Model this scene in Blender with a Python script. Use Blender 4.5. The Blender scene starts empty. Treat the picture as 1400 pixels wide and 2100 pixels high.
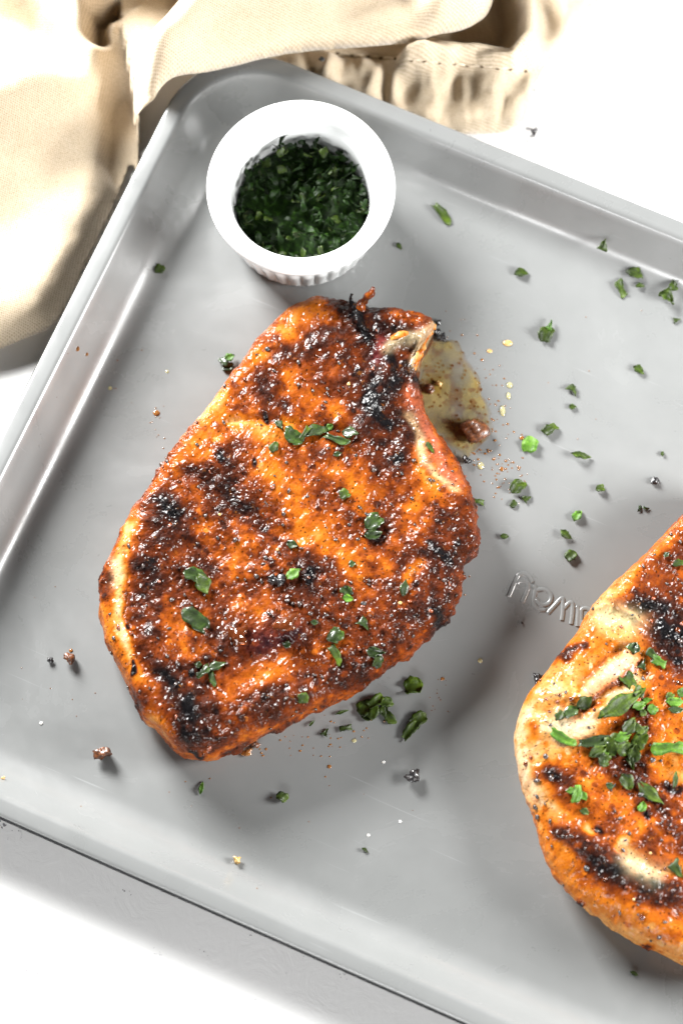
import bpy, bmesh, math, random
import numpy as np
from mathutils import Vector, Matrix
from mathutils.bvhtree import BVHTree

# ------------------------------------------------------------------ set-up: camera, world, lamps
# all modelling numbers are centimetres; CM turns them into metres
CM = 0.01
scene = bpy.context.scene
col = scene.collection
PW, PH = 1400.0, 2100.0            # size of the photograph, used to read off where things stand
FPX = 6000.0                       # focal length in photograph pixels
TILT = math.radians(17.0)
DIST = 109.0
CAM = np.array([0.0, -math.sin(TILT) * DIST, math.cos(TILT) * DIST])
FWD = np.array([0.0, math.sin(TILT), -math.cos(TILT)])
UPV = np.array([0.0, math.cos(TILT), math.sin(TILT)])

cd = bpy.data.cameras.new('camera')
cam = bpy.data.objects.new('camera', cd)
col.objects.link(cam)
cam.location = Vector(CAM * CM)
cam.rotation_euler = (TILT, 0, 0)
cd.sensor_fit = 'VERTICAL'
cd.sensor_height = 36.0
cd.lens = FPX / PH * 36.0
cd.clip_start = 0.01
cd.clip_end = 20
cd.dof.use_dof = True
cd.dof.focus_distance = (DIST - 2.2) * CM
cd.dof.aperture_fstop = 6.3
scene.camera = cam

w = bpy.data.worlds.new('World'); scene.world = w; w.use_nodes = True
bg = w.node_tree.nodes['Background']
bg.inputs['Color'].default_value = (0.93, 0.96, 1.0, 1)
bg.inputs['Strength'].default_value = 0.025

def area(name, az, el, dist, sx, sy, power, color=(1, 1, 1), tgt=(0, 0, 0)):
    l = bpy.data.lights.new(name, 'AREA'); l.shape = 'RECTANGLE'
    l.size = sx * CM; l.size_y = sy * CM; l.energy = power; l.color = color
    o = bpy.data.objects.new(name, l); col.objects.link(o)
    a, e = math.radians(az), math.radians(el)
    d = Vector((math.cos(e) * math.cos(a), math.cos(e) * math.sin(a), math.sin(e)))
    o.location = (Vector(tgt) + d * dist) * CM
    o.rotation_euler = d.to_track_quat('Z', 'Y').to_euler()
    return o
area('window_lamp', 127, 29, 88, 34, 34, 46.0, (1.0, 1.0, 0.99))
area('side_lamp', -4, 37, 40, 20, 20, 9.5, (1.0, 1.0, 0.99), (18, -7, 0))
area('front_fill_lamp', -100, 46, 40, 60, 24, 7.5, (1.0, 1.0, 1.0), (-8, -50, 0))

scene.view_settings.view_transform = 'Standard'
scene.view_settings.look = 'None'
scene.view_settings.exposure = 0.0
scene.view_settings.gamma = 1.0

# ------------------------------------------------------------------ helpers
def unproj(px, py, z=0.0):
    d = FWD + np.array([1.0, 0, 0]) * (px - PW / 2) / FPX + UPV * (PH / 2 - py) / FPX
    t = (z - CAM[2]) / d[2]
    p = CAM + d * t
    return p[0], p[1]

def to_px(x, y, z):
    """array version: world cm -> photograph pixels (used only to read the layout notes)"""
    vx = x - CAM[0]; vy = y - CAM[1]; vz = z - CAM[2]
    dep = vy * FWD[1] + vz * FWD[2]
    return PW / 2 + FPX * vx / dep, PH / 2 - FPX * (vy * UPV[1] + vz * UPV[2]) / dep

RNG = np.random.default_rng(7)
TAB = RNG.random((64, 64, 64))
def vnoise(x, y, z):
    x = np.asarray(x, float); y = np.asarray(y, float) + 0 * x; z = np.asarray(z, float) + 0 * x
    xi = np.floor(x).astype(int); yi = np.floor(y).astype(int); zi = np.floor(z).astype(int)
    fx = x - xi; fy = y - yi; fz = z - zi
    fx = fx * fx * (3 - 2 * fx); fy = fy * fy * (3 - 2 * fy); fz = fz * fz * (3 - 2 * fz)
    r = 0
    for a in (0, 1):
        for b in (0, 1):
            for c in (0, 1):
                wgt = (fx if a else 1 - fx) * (fy if b else 1 - fy) * (fz if c else 1 - fz)
                r = r + wgt * TAB[(xi + a) & 63, (yi + b) & 63, (zi + c) & 63]
    return r
def fbm(x, y, z, s, octv=4, seed=0.0, gain=0.5):
    """fractal noise about 0, roughly -1..1; s = size of the largest lumps in cm"""
    r = 0; a = 1.0; f = 1.0 / s; t = 0
    for i in range(octv):
        r = r + a * (vnoise(x * f + 13.1 * i + seed, y * f + 7.7 * i + seed * 1.7, z * f + 3.3 * i) - 0.5) * 2
        t += a; a *= gain; f *= 2.03
    return r / t * 1.6
JIT = RNG.random((64, 64, 64, 4))
def worley(x, y, z, s, seed=0):
    """distance to nearest feature (in units of s) and that feature's random number"""
    x = x / s + seed; y = y / s + seed * 2.3; z = z / s
    xi = np.floor(x).astype(int); yi = np.floor(y).astype(int); zi = np.floor(z).astype(int)
    best = np.full(x.shape, 9.0); idv = np.zeros(x.shape)
    for a in (-1, 0, 1):
        for b in (-1, 0, 1):
            for c in (-1, 0, 1):
                j = JIT[(xi + a) & 63, (yi + b) & 63, (zi + c) & 63]
                d = np.sqrt((xi + a + j[:, 0] - x) ** 2 + (yi + b + j[:, 1] - y) ** 2 + (zi + c + j[:, 2] - z) ** 2)
                m = d < best
                best = np.where(m, d, best); idv = np.where(m, j[:, 3], idv)
    return best, idv
def smooth(a, b, x):
    t = np.clip((x - a) / (b - a), 0, 1); return t * t * (3 - 2 * t)

def mesh_np(name, V, F, mat=None, parent=None, colors=None, extra=None, smooth_sh=True, loc=None):
    """V in cm (n,3), F list/array of faces"""
    me = bpy.data.meshes.new(name)
    V = np.asarray(V, float)
    if isinstance(F, np.ndarray):
        n, k = F.shape
        me.vertices.add(len(V)); me.vertices.foreach_set('co', (V * CM).astype(np.float32).ravel())
        me.loops.add(n * k); me.loops.foreach_set('vertex_index', F.astype(np.int32).ravel())
        me.polygons.add(n); me.polygons.foreach_set('loop_start', (np.arange(n) * k).astype(np.int32))
        me.update(calc_edges=True)
    else:
        me.from_pydata([tuple(v) for v in (V * CM)], [], [tuple(f) for f in F]); me.update()
    if smooth_sh:
        me.polygons.foreach_set('use_smooth', np.ones(len(me.polygons), bool))
    if colors is not None:
        ca = me.color_attributes.new('Col', 'FLOAT_COLOR', 'POINT')
        c4 = np.ones((len(V), 4), np.float32); c4[:, :3] = colors
        ca.data.foreach_set('color', c4.ravel())
    if extra is not None:
        for k_, arr in extra.items():
            at = me.attributes.new(k_, 'FLOAT', 'POINT'); at.data.foreach_set('value', np.asarray(arr, np.float32))
    if mat: me.materials.append(mat)
    o = bpy.data.objects.new(name, me); col.objects.link(o)
    if parent is not None: o.parent = parent
    if loc is not None: o.location = Vector(loc) * CM
    return o

def tag(o, label=None, cat=None, group=None, kind=None):
    if label: o['label'] = label
    if cat: o['category'] = cat
    if group: o['group'] = group
    if kind: o['kind'] = kind
    return o
def thing(name, label, cat, loc=(0, 0, 0), group=None):
    o = bpy.data.objects.new(name, None); col.objects.link(o); o.empty_display_size = 0.01
    o.location = Vector(loc) * CM
    return tag(o, label, cat, group)

def grid_faces(nu, nv, closed_u=False):
    i = np.arange(nu - (0 if closed_u else 1)); j = np.arange(nv - 1)
    I, J = np.meshgrid(i, j, indexing='ij'); I2 = (I + 1) % nu
    return np.stack([I * nv + J, I2 * nv + J, I2 * nv + J + 1, I * nv + J + 1], -1).reshape(-1, 4)

# ------------------------------------------------------------------ materials
def mat(name, **kw):
    m = bpy.data.materials.new(name); m.use_nodes = True
    nt = m.node_tree; b = nt.nodes['Principled BSDF']
    for k, v in kw.items():
        b.inputs[k].default_value = v
    return m, nt, b
def N(nt, t, **props):
    n = nt.nodes.new(t)
    for k, v in props.items(): setattr(n, k, v)
    return n
def noise(nt, scale, detail=4, rough=0.55, coord=None, dist=0.0):
    n = N(nt, 'ShaderNodeTexNoise'); n.inputs['Scale'].default_value = scale
    n.inputs['Detail'].default_value = detail; n.inputs['Roughness'].default_value = rough
    n.inputs['Distortion'].default_value = dist
    if coord is not None: nt.links.new(coord, n.inputs['Vector'])
    return n
def objco(nt):
    return N(nt, 'ShaderNodeTexCoord').outputs['Object']
def bump(nt, b, height_socket, strength, distance, prev=None):
    n = N(nt, 'ShaderNodeBump'); n.inputs['Strength'].default_value = strength
    n.inputs['Distance'].default_value = distance
    nt.links.new(height_socket, n.inputs['Height'])
    if prev is not None: nt.links.new(prev, n.inputs['Normal'])
    if b is not None: nt.links.new(n.outputs['Normal'], b.inputs['Normal'])
    return n.outputs['Normal']
def ramp(nt, fac, stops):
    r = N(nt, 'ShaderNodeValToRGB'); e = r.color_ramp.elements
    while len(e) > 1: e.remove(e[-1])
    e[0].position = stops[0][0]; e[0].color = tuple(stops[0][1]) + (1,)
    for p, c in stops[1:]:
        k = e.new(p); k.color = tuple(c) + (1,)
    nt.links.new(fac, r.inputs['Fac'])
    return r.outputs['Color']
def mixc(nt, fac, a, b_, mode='MIX'):
    n = N(nt, 'ShaderNodeMix', data_type='RGBA', blend_type=mode)
    for sock, v in ((n.inputs[0], fac), (n.inputs[6], a), (n.inputs[7], b_)):
        if isinstance(v, (int, float)): sock.default_value = v
        elif isinstance(v, tuple): sock.default_value = v + (1,)
        else: nt.links.new(v, sock)
    return n.outputs[2]
def maprange(nt, val, a, b_, c=0.0, d=1.0):
    n = N(nt, 'ShaderNodeMapRange'); nt.links.new(val, n.inputs[0])
    for i, v in enumerate((a, b_, c, d)): n.inputs[i + 1].default_value = v
    return n.outputs[0]

# tray enamel
M_TRAY, nt, b = mat('grey_tray_enamel', Roughness=0.30)
b.inputs['Base Color'].default_value = (0.33, 0.335, 0.34, 1)
b.inputs['Specular IOR Level'].default_value = 0.6
b.inputs['Coat Weight'].default_value = 0.5; b.inputs['Coat Roughness'].default_value = 0.22
co = objco(nt)
n1 = noise(nt, 60, 5, 0.6, co); n2 = noise(nt, 2500, 2, 0.5, co)
nt.links.new(maprange(nt, n1.outputs['Fac'], 0.3, 0.7, 0.27, 0.34), b.inputs['Roughness'])
mps = N(nt, 'ShaderNodeMapping'); nt.links.new(co, mps.inputs['Vector']); mps.inputs['Rotation'].default_value = (0, 0, 0.7); mps.inputs['Scale'].default_value = (1, 45, 1)
scn = noise(nt, 22, 3, 0.5, mps.outputs[0], 0.3)
base_t = (mixc(nt, n1.outputs['Fac'], (0.150, 0.154, 0.152), (0.168, 0.172, 0.170)))
nt.links.new(mixc(nt, maprange(nt, scn.outputs['Fac'], 0.70, 0.76, 0.0, 0.35), base_t, (0.30, 0.31, 0.31)), b.inputs['Base Color'])
sm = noise(nt, 11, 6, 0.62, co, 1.6)
mr = N(nt, 'ShaderNodeMath', operation='ADD'); nt.links.new(maprange(nt, sm.outputs['Fac'], 0.42, 0.68, 0.0, 0.20), mr.inputs[0])
nt.links.new(maprange(nt, n1.outputs['Fac'], 0.3, 0.7, 0.24, 0.31), mr.inputs[1]); nt.links.new(mr.outputs[0], b.inputs['Roughness'])
nt.links.new(maprange(nt, sm.outputs['Fac'], 0.42, 0.68, 0.14, 0.34), b.inputs['Coat Roughness'])
bump(nt, b, n2.outputs['Fac'], 0.08, 0.0001)
M_SHELL, _, bs_ = mat('dark_tray_underside', Roughness=0.7, **{'Base Color': (0.010, 0.011, 0.012, 1)}); bs_.inputs['Specular IOR Level'].default_value = 0.15

# ramekin porcelain
M_PORC, nt, b = mat('white_glazed_porcelain', Roughness=0.14, **{'Base Color': (0.72, 0.73, 0.725, 1)})
b.inputs['Coat Weight'].default_value = 0.5; b.inputs['Coat Roughness'].default_value = 0.05

# table
M_TABLE, nt, b = mat('white_plaster_tabletop', Roughness=0.55)
co = objco(nt)
big = noise(nt, 9, 3, 0.5, co); fine = noise(nt, 260, 5, 0.65, co, 1.2); crk = noise(nt, 90, 6, 0.7, co, 2.0)
c0 = mixc(nt, maprange(nt, big.outputs['Fac'], 0.35, 0.65), (0.90, 0.895, 0.885), (0.86, 0.86, 0.85))
sp = N(nt, 'ShaderNodeMath', operation='MULTIPLY')
nt.links.new(maprange(nt, fine.outputs['Fac'], 0.60, 0.68), sp.inputs[0])
nt.links.new(maprange(nt, crk.outputs['Fac'], 0.58, 0.66), sp.inputs[1])
c1 = mixc(nt, sp.outputs[0], c0, (0.30, 0.30, 0.31))
nt.links.new(c1, b.inputs['Base Color'])
bump(nt, b, crk.outputs['Fac'], 0.25, 0.0006)

# linen
M_LINEN, nt, b = mat('beige_linen_weave', Roughness=0.95)
b.inputs['Specular IOR Level'].default_value = 0.1
b.inputs['Sheen Weight'].default_value = 0.25
co = objco(nt)
mp = N(nt, 'ShaderNodeMapping'); nt.links.new(co, mp.inputs['Vector']); mp.inputs['Rotation'].default_value = (0, 0, 0.22)
w1 = N(nt, 'ShaderNodeTexWave', bands_direction='X'); w2 = N(nt, 'ShaderNodeTexWave', bands_direction='Y')
for q in (w1, w2):
    nt.links.new(mp.outputs[0], q.inputs['Vector']); q.inputs['Scale'].default_value = 420
    q.inputs['Distortion'].default_value = 3.5; q.inputs['Detail'].default_value = 3; q.inputs['Detail Scale'].default_value = 3
ad = N(nt, 'ShaderNodeMath', operation='MAXIMUM'); nt.links.new(w1.outputs['Fac'], ad.inputs[0]); nt.links.new(w2.outputs['Fac'], ad.inputs[1])
bl = noise(nt, 160, 6, 0.7, co, 0.8)
ca_ = mixc(nt, ad.outputs[0], (0.33, 0.25, 0.16), (0.62, 0.52, 0.39))
cb_ = mixc(nt, maprange(nt, bl.outputs['Fac'], 0.3, 0.7), ca_, (0.86, 0.78, 0.66), 'MULTIPLY')
cc_ = mixc(nt, 0.35, ca_, cb_)
nt.links.new(cc_, b.inputs['Base Color'])
bump(nt, b, ad.outputs[0], 0.5, 0.0003)
M_THREAD, _, _ = mat('cream_sewing_thread', Roughness=0.9, **{'Base Color': (0.78, 0.68, 0.53, 1)})
M_HOLE, _, _ = mat('stitch_hole_shadow_cloth', Roughness=1.0, **{'Base Color': (0.10, 0.065, 0.035, 1)})

# meat: colour comes from the painted browning of the crust; shader adds fine spice grain and glaze
def meat_material(name, bumpy=1.0):
    m, nt, b = mat(name, Roughness=0.4)
    b.inputs['IOR'].default_value = 1.45
    b.inputs['Subsurface Weight'].default_value = 0.05
    b.inputs['Subsurface Radius'].default_value = (1.0, 0.35, 0.15)
    b.inputs['Subsurface Scale'].default_value = 0.003
    b.inputs['Coat Weight'].default_value = 0.5
    b.inputs['Coat Roughness'].default_value = 0.15; b.inputs['Coat IOR'].default_value = 1.36
    at = N(nt, 'ShaderNodeVertexColor', layer_name='Col')
    wt = N(nt, 'ShaderNodeAttribute', attribute_name='smoothness')
    co = objco(nt)
    f1 = noise(nt, 900, 4, 0.65, co); f2 = noise(nt, 2600, 3, 0.6, co); f3 = noise(nt, 420, 5, 0.7, co, 0.6)
    dark = mixc(nt, 1.0, at.outputs['Color'], (0.30, 0.17, 0.12), 'MULTIPLY')
    c = mixc(nt, maprange(nt, f1.outputs['Fac'], 0.56, 0.76), at.outputs['Color'], dark)
    lite = mixc(nt, 0.25, c, (0.55, 0.18, 0.02))
    fl = N(nt, 'ShaderNodeMath', operation='MULTIPLY')
    nt.links.new(maprange(nt, f3.outputs['Fac'], 0.62, 0.72), fl.inputs[0])
    sub = N(nt, 'ShaderNodeMath', operation='SUBTRACT'); sub.inputs[0].default_value = 1.0
    nt.links.new(wt.outputs['Fac'], sub.inputs[1]); nt.links.new(sub.outputs[0], fl.inputs[1])
    c2 = mixc(nt, fl.outputs[0], c, lite)
    nt.links.new(c2, b.inputs['Base Color'])
    nt.links.new(maprange(nt, f3.outputs['Fac'], 0.3, 0.7, 0.25, 0.6), b.inputs['Roughness'])
    g3 = noise(nt, 175, 2, 0.45, co, 1.0)
    b1 = bump(nt, None, f3.outputs['Fac'], 0.5 * bumpy, 0.0012)
    b2 = bump(nt, None, f1.outputs['Fac'], 0.35 * bumpy, 0.0005, b1)
    nt.links.new(b2, b.inputs['Normal'])
    b3 = bump(nt, None, g3.outputs['Fac'], 0.7 * bumpy, 0.0030)
    nt.links.new(b3, b.inputs['Coat Normal'])
    b.inputs['Specular IOR Level'].default_value = 0.05
    return m
M_MEAT = meat_material('grilled_spiced_pork')
M_BONE = meat_material('seared_bone', 0.5)

def leaf_material(name, dark, mid, light):
    m, nt, b = mat(name, Roughness=0.5); b.inputs['Specular IOR Level'].default_value = 0.28
    b.inputs['Subsurface Weight'].default_value = 0.0
    co = objco(nt)
    oi = N(nt, 'ShaderNodeObjectInfo')
    n = noise(nt, 500, 4, 0.6, co); nn = noise(nt, 1800, 2, 0.5, co)
    at = N(nt, 'ShaderNodeVertexColor', layer_name='Col')
    sepf = N(nt, 'ShaderNodeSeparateColor'); nt.links.new(at.outputs['Color'], sepf.inputs[0])
    c = ramp(nt, n.outputs['Fac'], [(0.30, dark), (0.52, mid), (0.72, light)])
    c2 = mixc(nt, sepf.outputs[0], c, light)
    hv = N(nt, 'ShaderNodeHueSaturation'); nt.links.new(c2, hv.inputs['Color'])
    nt.links.new(maprange(nt, oi.outputs['Random'], 0, 1, 0.7, 1.35), hv.inputs['Value'])
    nt.links.new(hv.outputs[0], b.inputs['Base Color'])
    b.inputs['Transmission Weight'].default_value = 0.0
    bump(nt, b, nn.outputs['Fac'], 0.4, 0.0003)
    return m
M_LEAF = leaf_material('parsley_leaf_green', (0.006, 0.012, 0.001), (0.018, 0.033, 0.002), (0.056, 0.092, 0.005))
M_LEAFL = leaf_material('bright_parsley_green', (0.02, 0.05, 0.004), (0.045, 0.115, 0.008), (0.12, 0.23, 0.025))
M_LEAFW = leaf_material('oil_wet_parsley', (0.005, 0.009, 0.002), (0.012, 0.025, 0.003), (0.036, 0.070, 0.008))
M_LEAFW.node_tree.nodes['Principled BSDF'].inputs['Coat Weight'].default_value = 0.4
M_LEAFW.node_tree.nodes['Principled BSDF'].inputs['Coat Roughness'].default_value = 0.08
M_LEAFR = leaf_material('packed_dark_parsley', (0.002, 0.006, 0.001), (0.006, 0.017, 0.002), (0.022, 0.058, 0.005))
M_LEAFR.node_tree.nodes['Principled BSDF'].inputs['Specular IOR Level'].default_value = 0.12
def crumb_material(name, a, c_, rough=0.45, coat=0.3):
    m, nt, b = mat(name, Roughness=rough); b.inputs['Coat Weight'].default_value = coat
    b.inputs['Coat Roughness'].default_value = 0.1
    n = noise(nt, 700, 4, 0.6, objco(nt))
    nt.links.new(ramp(nt, n.outputs['Fac'], [(0.35, a), (0.65, c_)]), b.inputs['Base Color'])
    bump(nt, b, n.outputs['Fac'], 0.5, 0.0006)
    return m
M_CRUMB = crumb_material('brown_crust_crumb', (0.022, 0.007, 0.003), (0.16, 0.05, 0.013))
M_CHAR = crumb_material('black_charred_crumb', (0.004, 0.004, 0.005), (0.02, 0.017, 0.017), 0.4, 0.5)
M_YEL = crumb_material('golden_garlic_grain', (0.36, 0.19, 0.04), (0.56, 0.40, 0.17), 0.4, 0.4)
M_PEP = crumb_material('cracked_pepper', (0.006, 0.004, 0.004), (0.055, 0.026, 0.018), 0.35, 0.9)
M_RED = crumb_material('red_spice_granule', (0.10, 0.015, 0.004), (0.30, 0.065, 0.010), 0.3, 1.0)
def liquid(name, c, rough=0.04):
    m, nt, b = mat(name, Roughness=rough, **{'Base Color': tuple(c) + (1,)})
    b.inputs['Transmission Weight'].default_value = 0.55; b.inputs['IOR'].default_value = 1.38
    b.inputs['Coat Weight'].default_value = 0.5; b.inputs['Coat Roughness'].default_value = 0.03
    return m
M_AMBER = liquid('amber_juice', (0.40, 0.17, 0.05)); M_OLIVE = liquid('olive_oil_juice', (0.62, 0.58, 0.34))
M_CLEAR = liquid('clear_juice', (0.88, 0.88, 0.86))
M_GLAZE = liquid('brown_glaze', (0.16, 0.04, 0.012))

# ------------------------------------------------------------------ the table
tz = -0.22
bm_v = [(-140, -140, tz), (140, -140, tz), (140, 140, tz), (-140, 140, tz), (-140, -140, tz - 3), (140, -140, tz - 3), (140, 140, tz - 3), (-140, 140, tz - 3)]
tb = mesh_np('table_top', np.array(bm_v), [(0, 1, 2, 3), (7, 6, 5, 4), (0, 4, 5, 1), (1, 5, 6, 2), (2, 6, 7, 3), (3, 7, 4, 0)], M_TABLE, smooth_sh=False)
tag(tb, 'white plaster-like tabletop with faint grey cracks', kind='structure')
# chips and dark flecks in the tabletop paint, where the photograph shows them
def fleck_patch(spots, name):
    V = []; F = []
    for (px, py, n, spread, size) in spots:
        for k in range(n):
            x, y = unproj(px + random.gauss(0, spread), py + random.gauss(0, spread * 0.9), tz)
            r = size * random.uniform(0.4, 1.3); a0 = random.uniform(0, 6.28); el = random.uniform(0.25, 0.8)
            base = len(V); m_ = 7
            for i in range(m_):
                a = 6.283 * i / m_; rr = r * random.uniform(0.6, 1.2)
                u, v_ = rr * math.cos(a), rr * el * math.sin(a)
                V.append((x + u * math.cos(a0) - v_ * math.sin(a0), y + u * math.sin(a0) + v_ * math.cos(a0), tz + 0.006))
            F.append(tuple(range(base, base + m_)))
    m_, nt_, b_ = mat('worn_paint_fleck', Roughness=0.9, **{'Base Color': (0.30, 0.29, 0.30, 1)})
    o = mesh_np(name, np.array(V), F, m_, smooth_sh=False)
    tag(o, 'small grey flecks worn into the white tabletop paint', kind='stuff')
    return o
random.seed(3)
fl = fleck_patch([(1094, 270, 12, 6, 0.09), (1068, 298, 8, 10, 0.05), (1104, 305, 7, 8, 0.06), (1152, 335, 5, 9, 0.05), (1232, 323, 3, 4, 0.06),
             (1232, 384, 5, 6, 0.04), (1180, 366, 5, 14, 0.03), (1215, 20, 6, 10, 0.05), (1190, 60, 4, 9, 0.04), (55, 1990, 6, 5, 0.07), (74, 2000, 5, 5, 0.05), (90, 2005, 4, 8, 0.03), (8, 1690, 8, 7, 0.06), (30, 1700, 5, 12, 0.04),
             (150, 2065, 5, 10, 0.03), (270, 1830, 4, 9, 0.04), (515, 1918, 2, 2, 0.03), (615, 1962, 4, 5, 0.03), (708, 2004, 5, 7, 0.04), (200, 1745, 5, 20, 0.03), (420, 1950, 3, 8, 0.03)], 'paint_flecks')
fl.parent = tb

# ------------------------------------------------------------------ the tray
RIMZ = 2.0
def line_fit(p, q, z): a = np.array(unproj(*p, z)); b_ = np.array(unproj(*q, z)); return a, b_
tA, tB = line_fit((700, 170), (1400, 457), RIMZ)      # far rim, outer edge
lA, lB = line_fit((0, 905), (350, 200), RIMZ)         # left rim, outer edge
bA, bB = line_fit((0, 1671), (958, 2098), RIMZ)       # near rim, outer edge
ang_t = math.atan2(*(tB - tA)[::-1]); ang_b = math.atan2(*(bB - bA)[::-1]); ang_l = math.atan2(*(lB - lA)[::-1])
TANG = (ang_t + ang_b + ang_l - math.pi / 2) / 3
print('TRAY angles', [math.degrees(a) for a in (ang_t, ang_b, ang_l - math.pi / 2)])
ux = np.array([math.cos(TANG), math.sin(TANG)]); uy = np.array([-ux[1], ux[0]])
yt = ((tA + tB) / 2) @ uy; yb = ((bA + bB) / 2) @ uy; xl = ((lA + lB) / 2) @ ux
TW = yt - yb; TL = 44.0
print('tray width', TW)
tc = ux * (xl + TL / 2) + uy * (yt + yb) / 2
tray = thing('baking_tray', 'pale grey rectangular baking tray with shallow sloped sides holding the chops', 'baking tray', (tc[0], tc[1], 0))
tray.rotation_euler = (0, 0, TANG)
def rr_loop(o, z, n=14, rc=3.6):
    a, b_ = TL / 2 - o, TW / 2 - o; r = max(rc - o * 0.85, 0.4); L = []
    for (cx, cy, a0) in ((a - r, b_ - r, 0), (-a + r, b_ - r, 90), (-a + r, -b_ + r, 180), (a - r, -b_ + r, 270)):
        for k in range(n + 1):
            t = math.radians(a0 + 90 * k / n); L.append((cx + r * math.cos(t), cy + r * math.sin(t), z))
    return L
def sweep(profile, fill):
    V = []; n = 0
    for (o, z) in profile:
        L = rr_loop(o, z); n = len(L); V += L
    F = []
    for i in range(len(profile) - 1):
        for j in range(n):
            k = (j + 1) % n; F.append((i * n + j, i * n + k, (i + 1) * n + k, (i + 1) * n + j))
    if fill: F.append(tuple((len(profile) - 1) * n + j for j in range(n)))
    return np.array(V), F
prof = [(-0.02, RIMZ - 0.10), (0.0, RIMZ - 0.04), (0.05, RIMZ - 0.01), (0.12, RIMZ), (0.5, RIMZ + 0.01), (0.58, RIMZ), (0.66, RIMZ - 0.04), (0.73, RIMZ - 0.11)]
for k in range(1, 6):   # straight sloping wall
    t = k / 5; prof.append((0.73 + 0.72 * t, RIMZ - 0.11 - 1.25 * t))
x0, z0 = prof[-1]       # fillet down to the floor, tangent to wall and floor
for k in range(1, 10):
    t = k / 9; a = t * math.radians(60)
    R_ = z0 / (1 - math.cos(math.radians(60)))
    prof.append((x0 + R_ * (math.sin(math.radians(60)) - math.sin(math.radians(60) - a)), R_ * (1 - math.cos(math.radians(60) - a))))
xe = prof[-1][0]
prof += [(xe + 0.15, 0.0), (xe + 0.6, 0.0)]
V, F = sweep(prof, True)
tbod = mesh_np('tray_body', V, F, M_TRAY, tray)
prof2 = [(-0.02, RIMZ - 0.105), (-0.045, RIMZ - 0.14), (-0.05, RIMZ - 0.66), (0.02, RIMZ - 0.63), (0.06, RIMZ - 0.55), (0.5, RIMZ - 0.16), (0.62, RIMZ - 0.24), (1.40, RIMZ - 1.6), (2.1, -0.14), (2.6, -0.21), (3.2, -0.21)]
V, F = sweep(prof2, True)
mesh_np('outer_shell', V, [tuple(reversed(f)) for f in F], M_SHELL, tray)

def tube(path, r, nseg=8, flat=1.0):
    P = np.array(path, float); n = len(P); V = []
    rr = r if hasattr(r, '__len__') else [r] * n
    for i in range(n):
        t = P[min(i + 1, n - 1)] - P[max(i - 1, 0)]; t = t / (np.linalg.norm(t) + 1e-9)
        a = np.cross(t, [0, 0, 1.0]); 
        if np.linalg.norm(a) < 1e-3: a = np.cross(t, [0, 1.0, 0])
        a /= np.linalg.norm(a); b_ = np.cross(a, t)
        for k in range(nseg):
            th = 2 * math.pi * k / nseg
            V.append(P[i] + rr[i] * (a * math.cos(th) + b_ * math.sin(th) * flat))
    F = []
    for i in range(n - 1):
        for k in range(nseg):
            k2 = (k + 1) % nseg; F.append((i * nseg + k, i * nseg + k2, (i + 1) * nseg + k2, (i + 1) * nseg + k))
    F.append(tuple(range(nseg - 1, -1, -1))); F.append(tuple((n - 1) * nseg + k for k in range(nseg)))
    return V, F
def spline(pts, n=6):
    P = np.array(pts, float); out = []
    for i in range(len(P) - 1):
        p0 = P[max(i - 1, 0)]; p1 = P[i]; p2 = P[i + 1]; p3 = P[min(i + 2, len(P) - 1)]
        for k in range(n):
            t = k / n
            out.append(0.5 * ((2 * p1) + (-p0 + p2) * t + (2 * p0 - 5 * p1 + 4 * p2 - p3) * t * t + (-p0 + 3 * p1 - 3 * p2 + p3) * t ** 3))
    out.append(P[-1]); return np.array(out)
LET = [  # raised lettering strokes, read off an enlarged crop (220 px wide shown at 1400)
    [[(140, 470), (200, 330), (245, 230), (275, 180), (335, 165), (405, 200), (455, 280)], [(248, 300), (275, 260), (335, 262), (385, 300), (392, 370), (360, 450), (318, 550)]],
    [[(455, 330), (492, 365), (482, 440), (470, 520), (492, 590), (545, 640), (625, 640)], [(500, 385), (590, 375), (662, 410), (700, 470), (675, 545), (605, 578), (540, 555), (500, 500)]],
    [[(650, 690), (740, 590), (835, 490), (852, 560), (848, 680), (835, 780)], [(868, 620), (910, 570), (955, 545), (978, 590), (972, 710), (955, 830)]],
    [[(1030, 590), (1052, 640), (1045, 760), (1040, 860)]],
    [[(1085, 860), (1085, 740), (1095, 640), (1160, 625), (1240, 680), (1270, 760)], [(1090, 790), (1150, 830), (1230, 840)]]]
ci, si = math.cos(-TANG), math.sin(-TANG)
def to_tray(x, y):
    dx, dy = x - tc[0], y - tc[1]; return dx * ci - dy * si, dx * si + dy * ci
for strokes in LET:
    V = []; F = []
    for st in strokes:
        pts = []
        for (cx, cy) in spline(st, 9):
            x, y = unproj(1020 + cx * 220 / 1400, 1150 + cy * 220 / 1400, 0.0); x, y = to_tray(x, y); pts.append((x, y, 0.0))
        v, f = tube(pts, 0.088, 12, 0.42); b0 = len(V); V += list(v); F += [tuple(i + b0 for i in q) for q in f]
    mesh_np('raised_letter', np.array(V), F, M_TRAY, tray)

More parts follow.
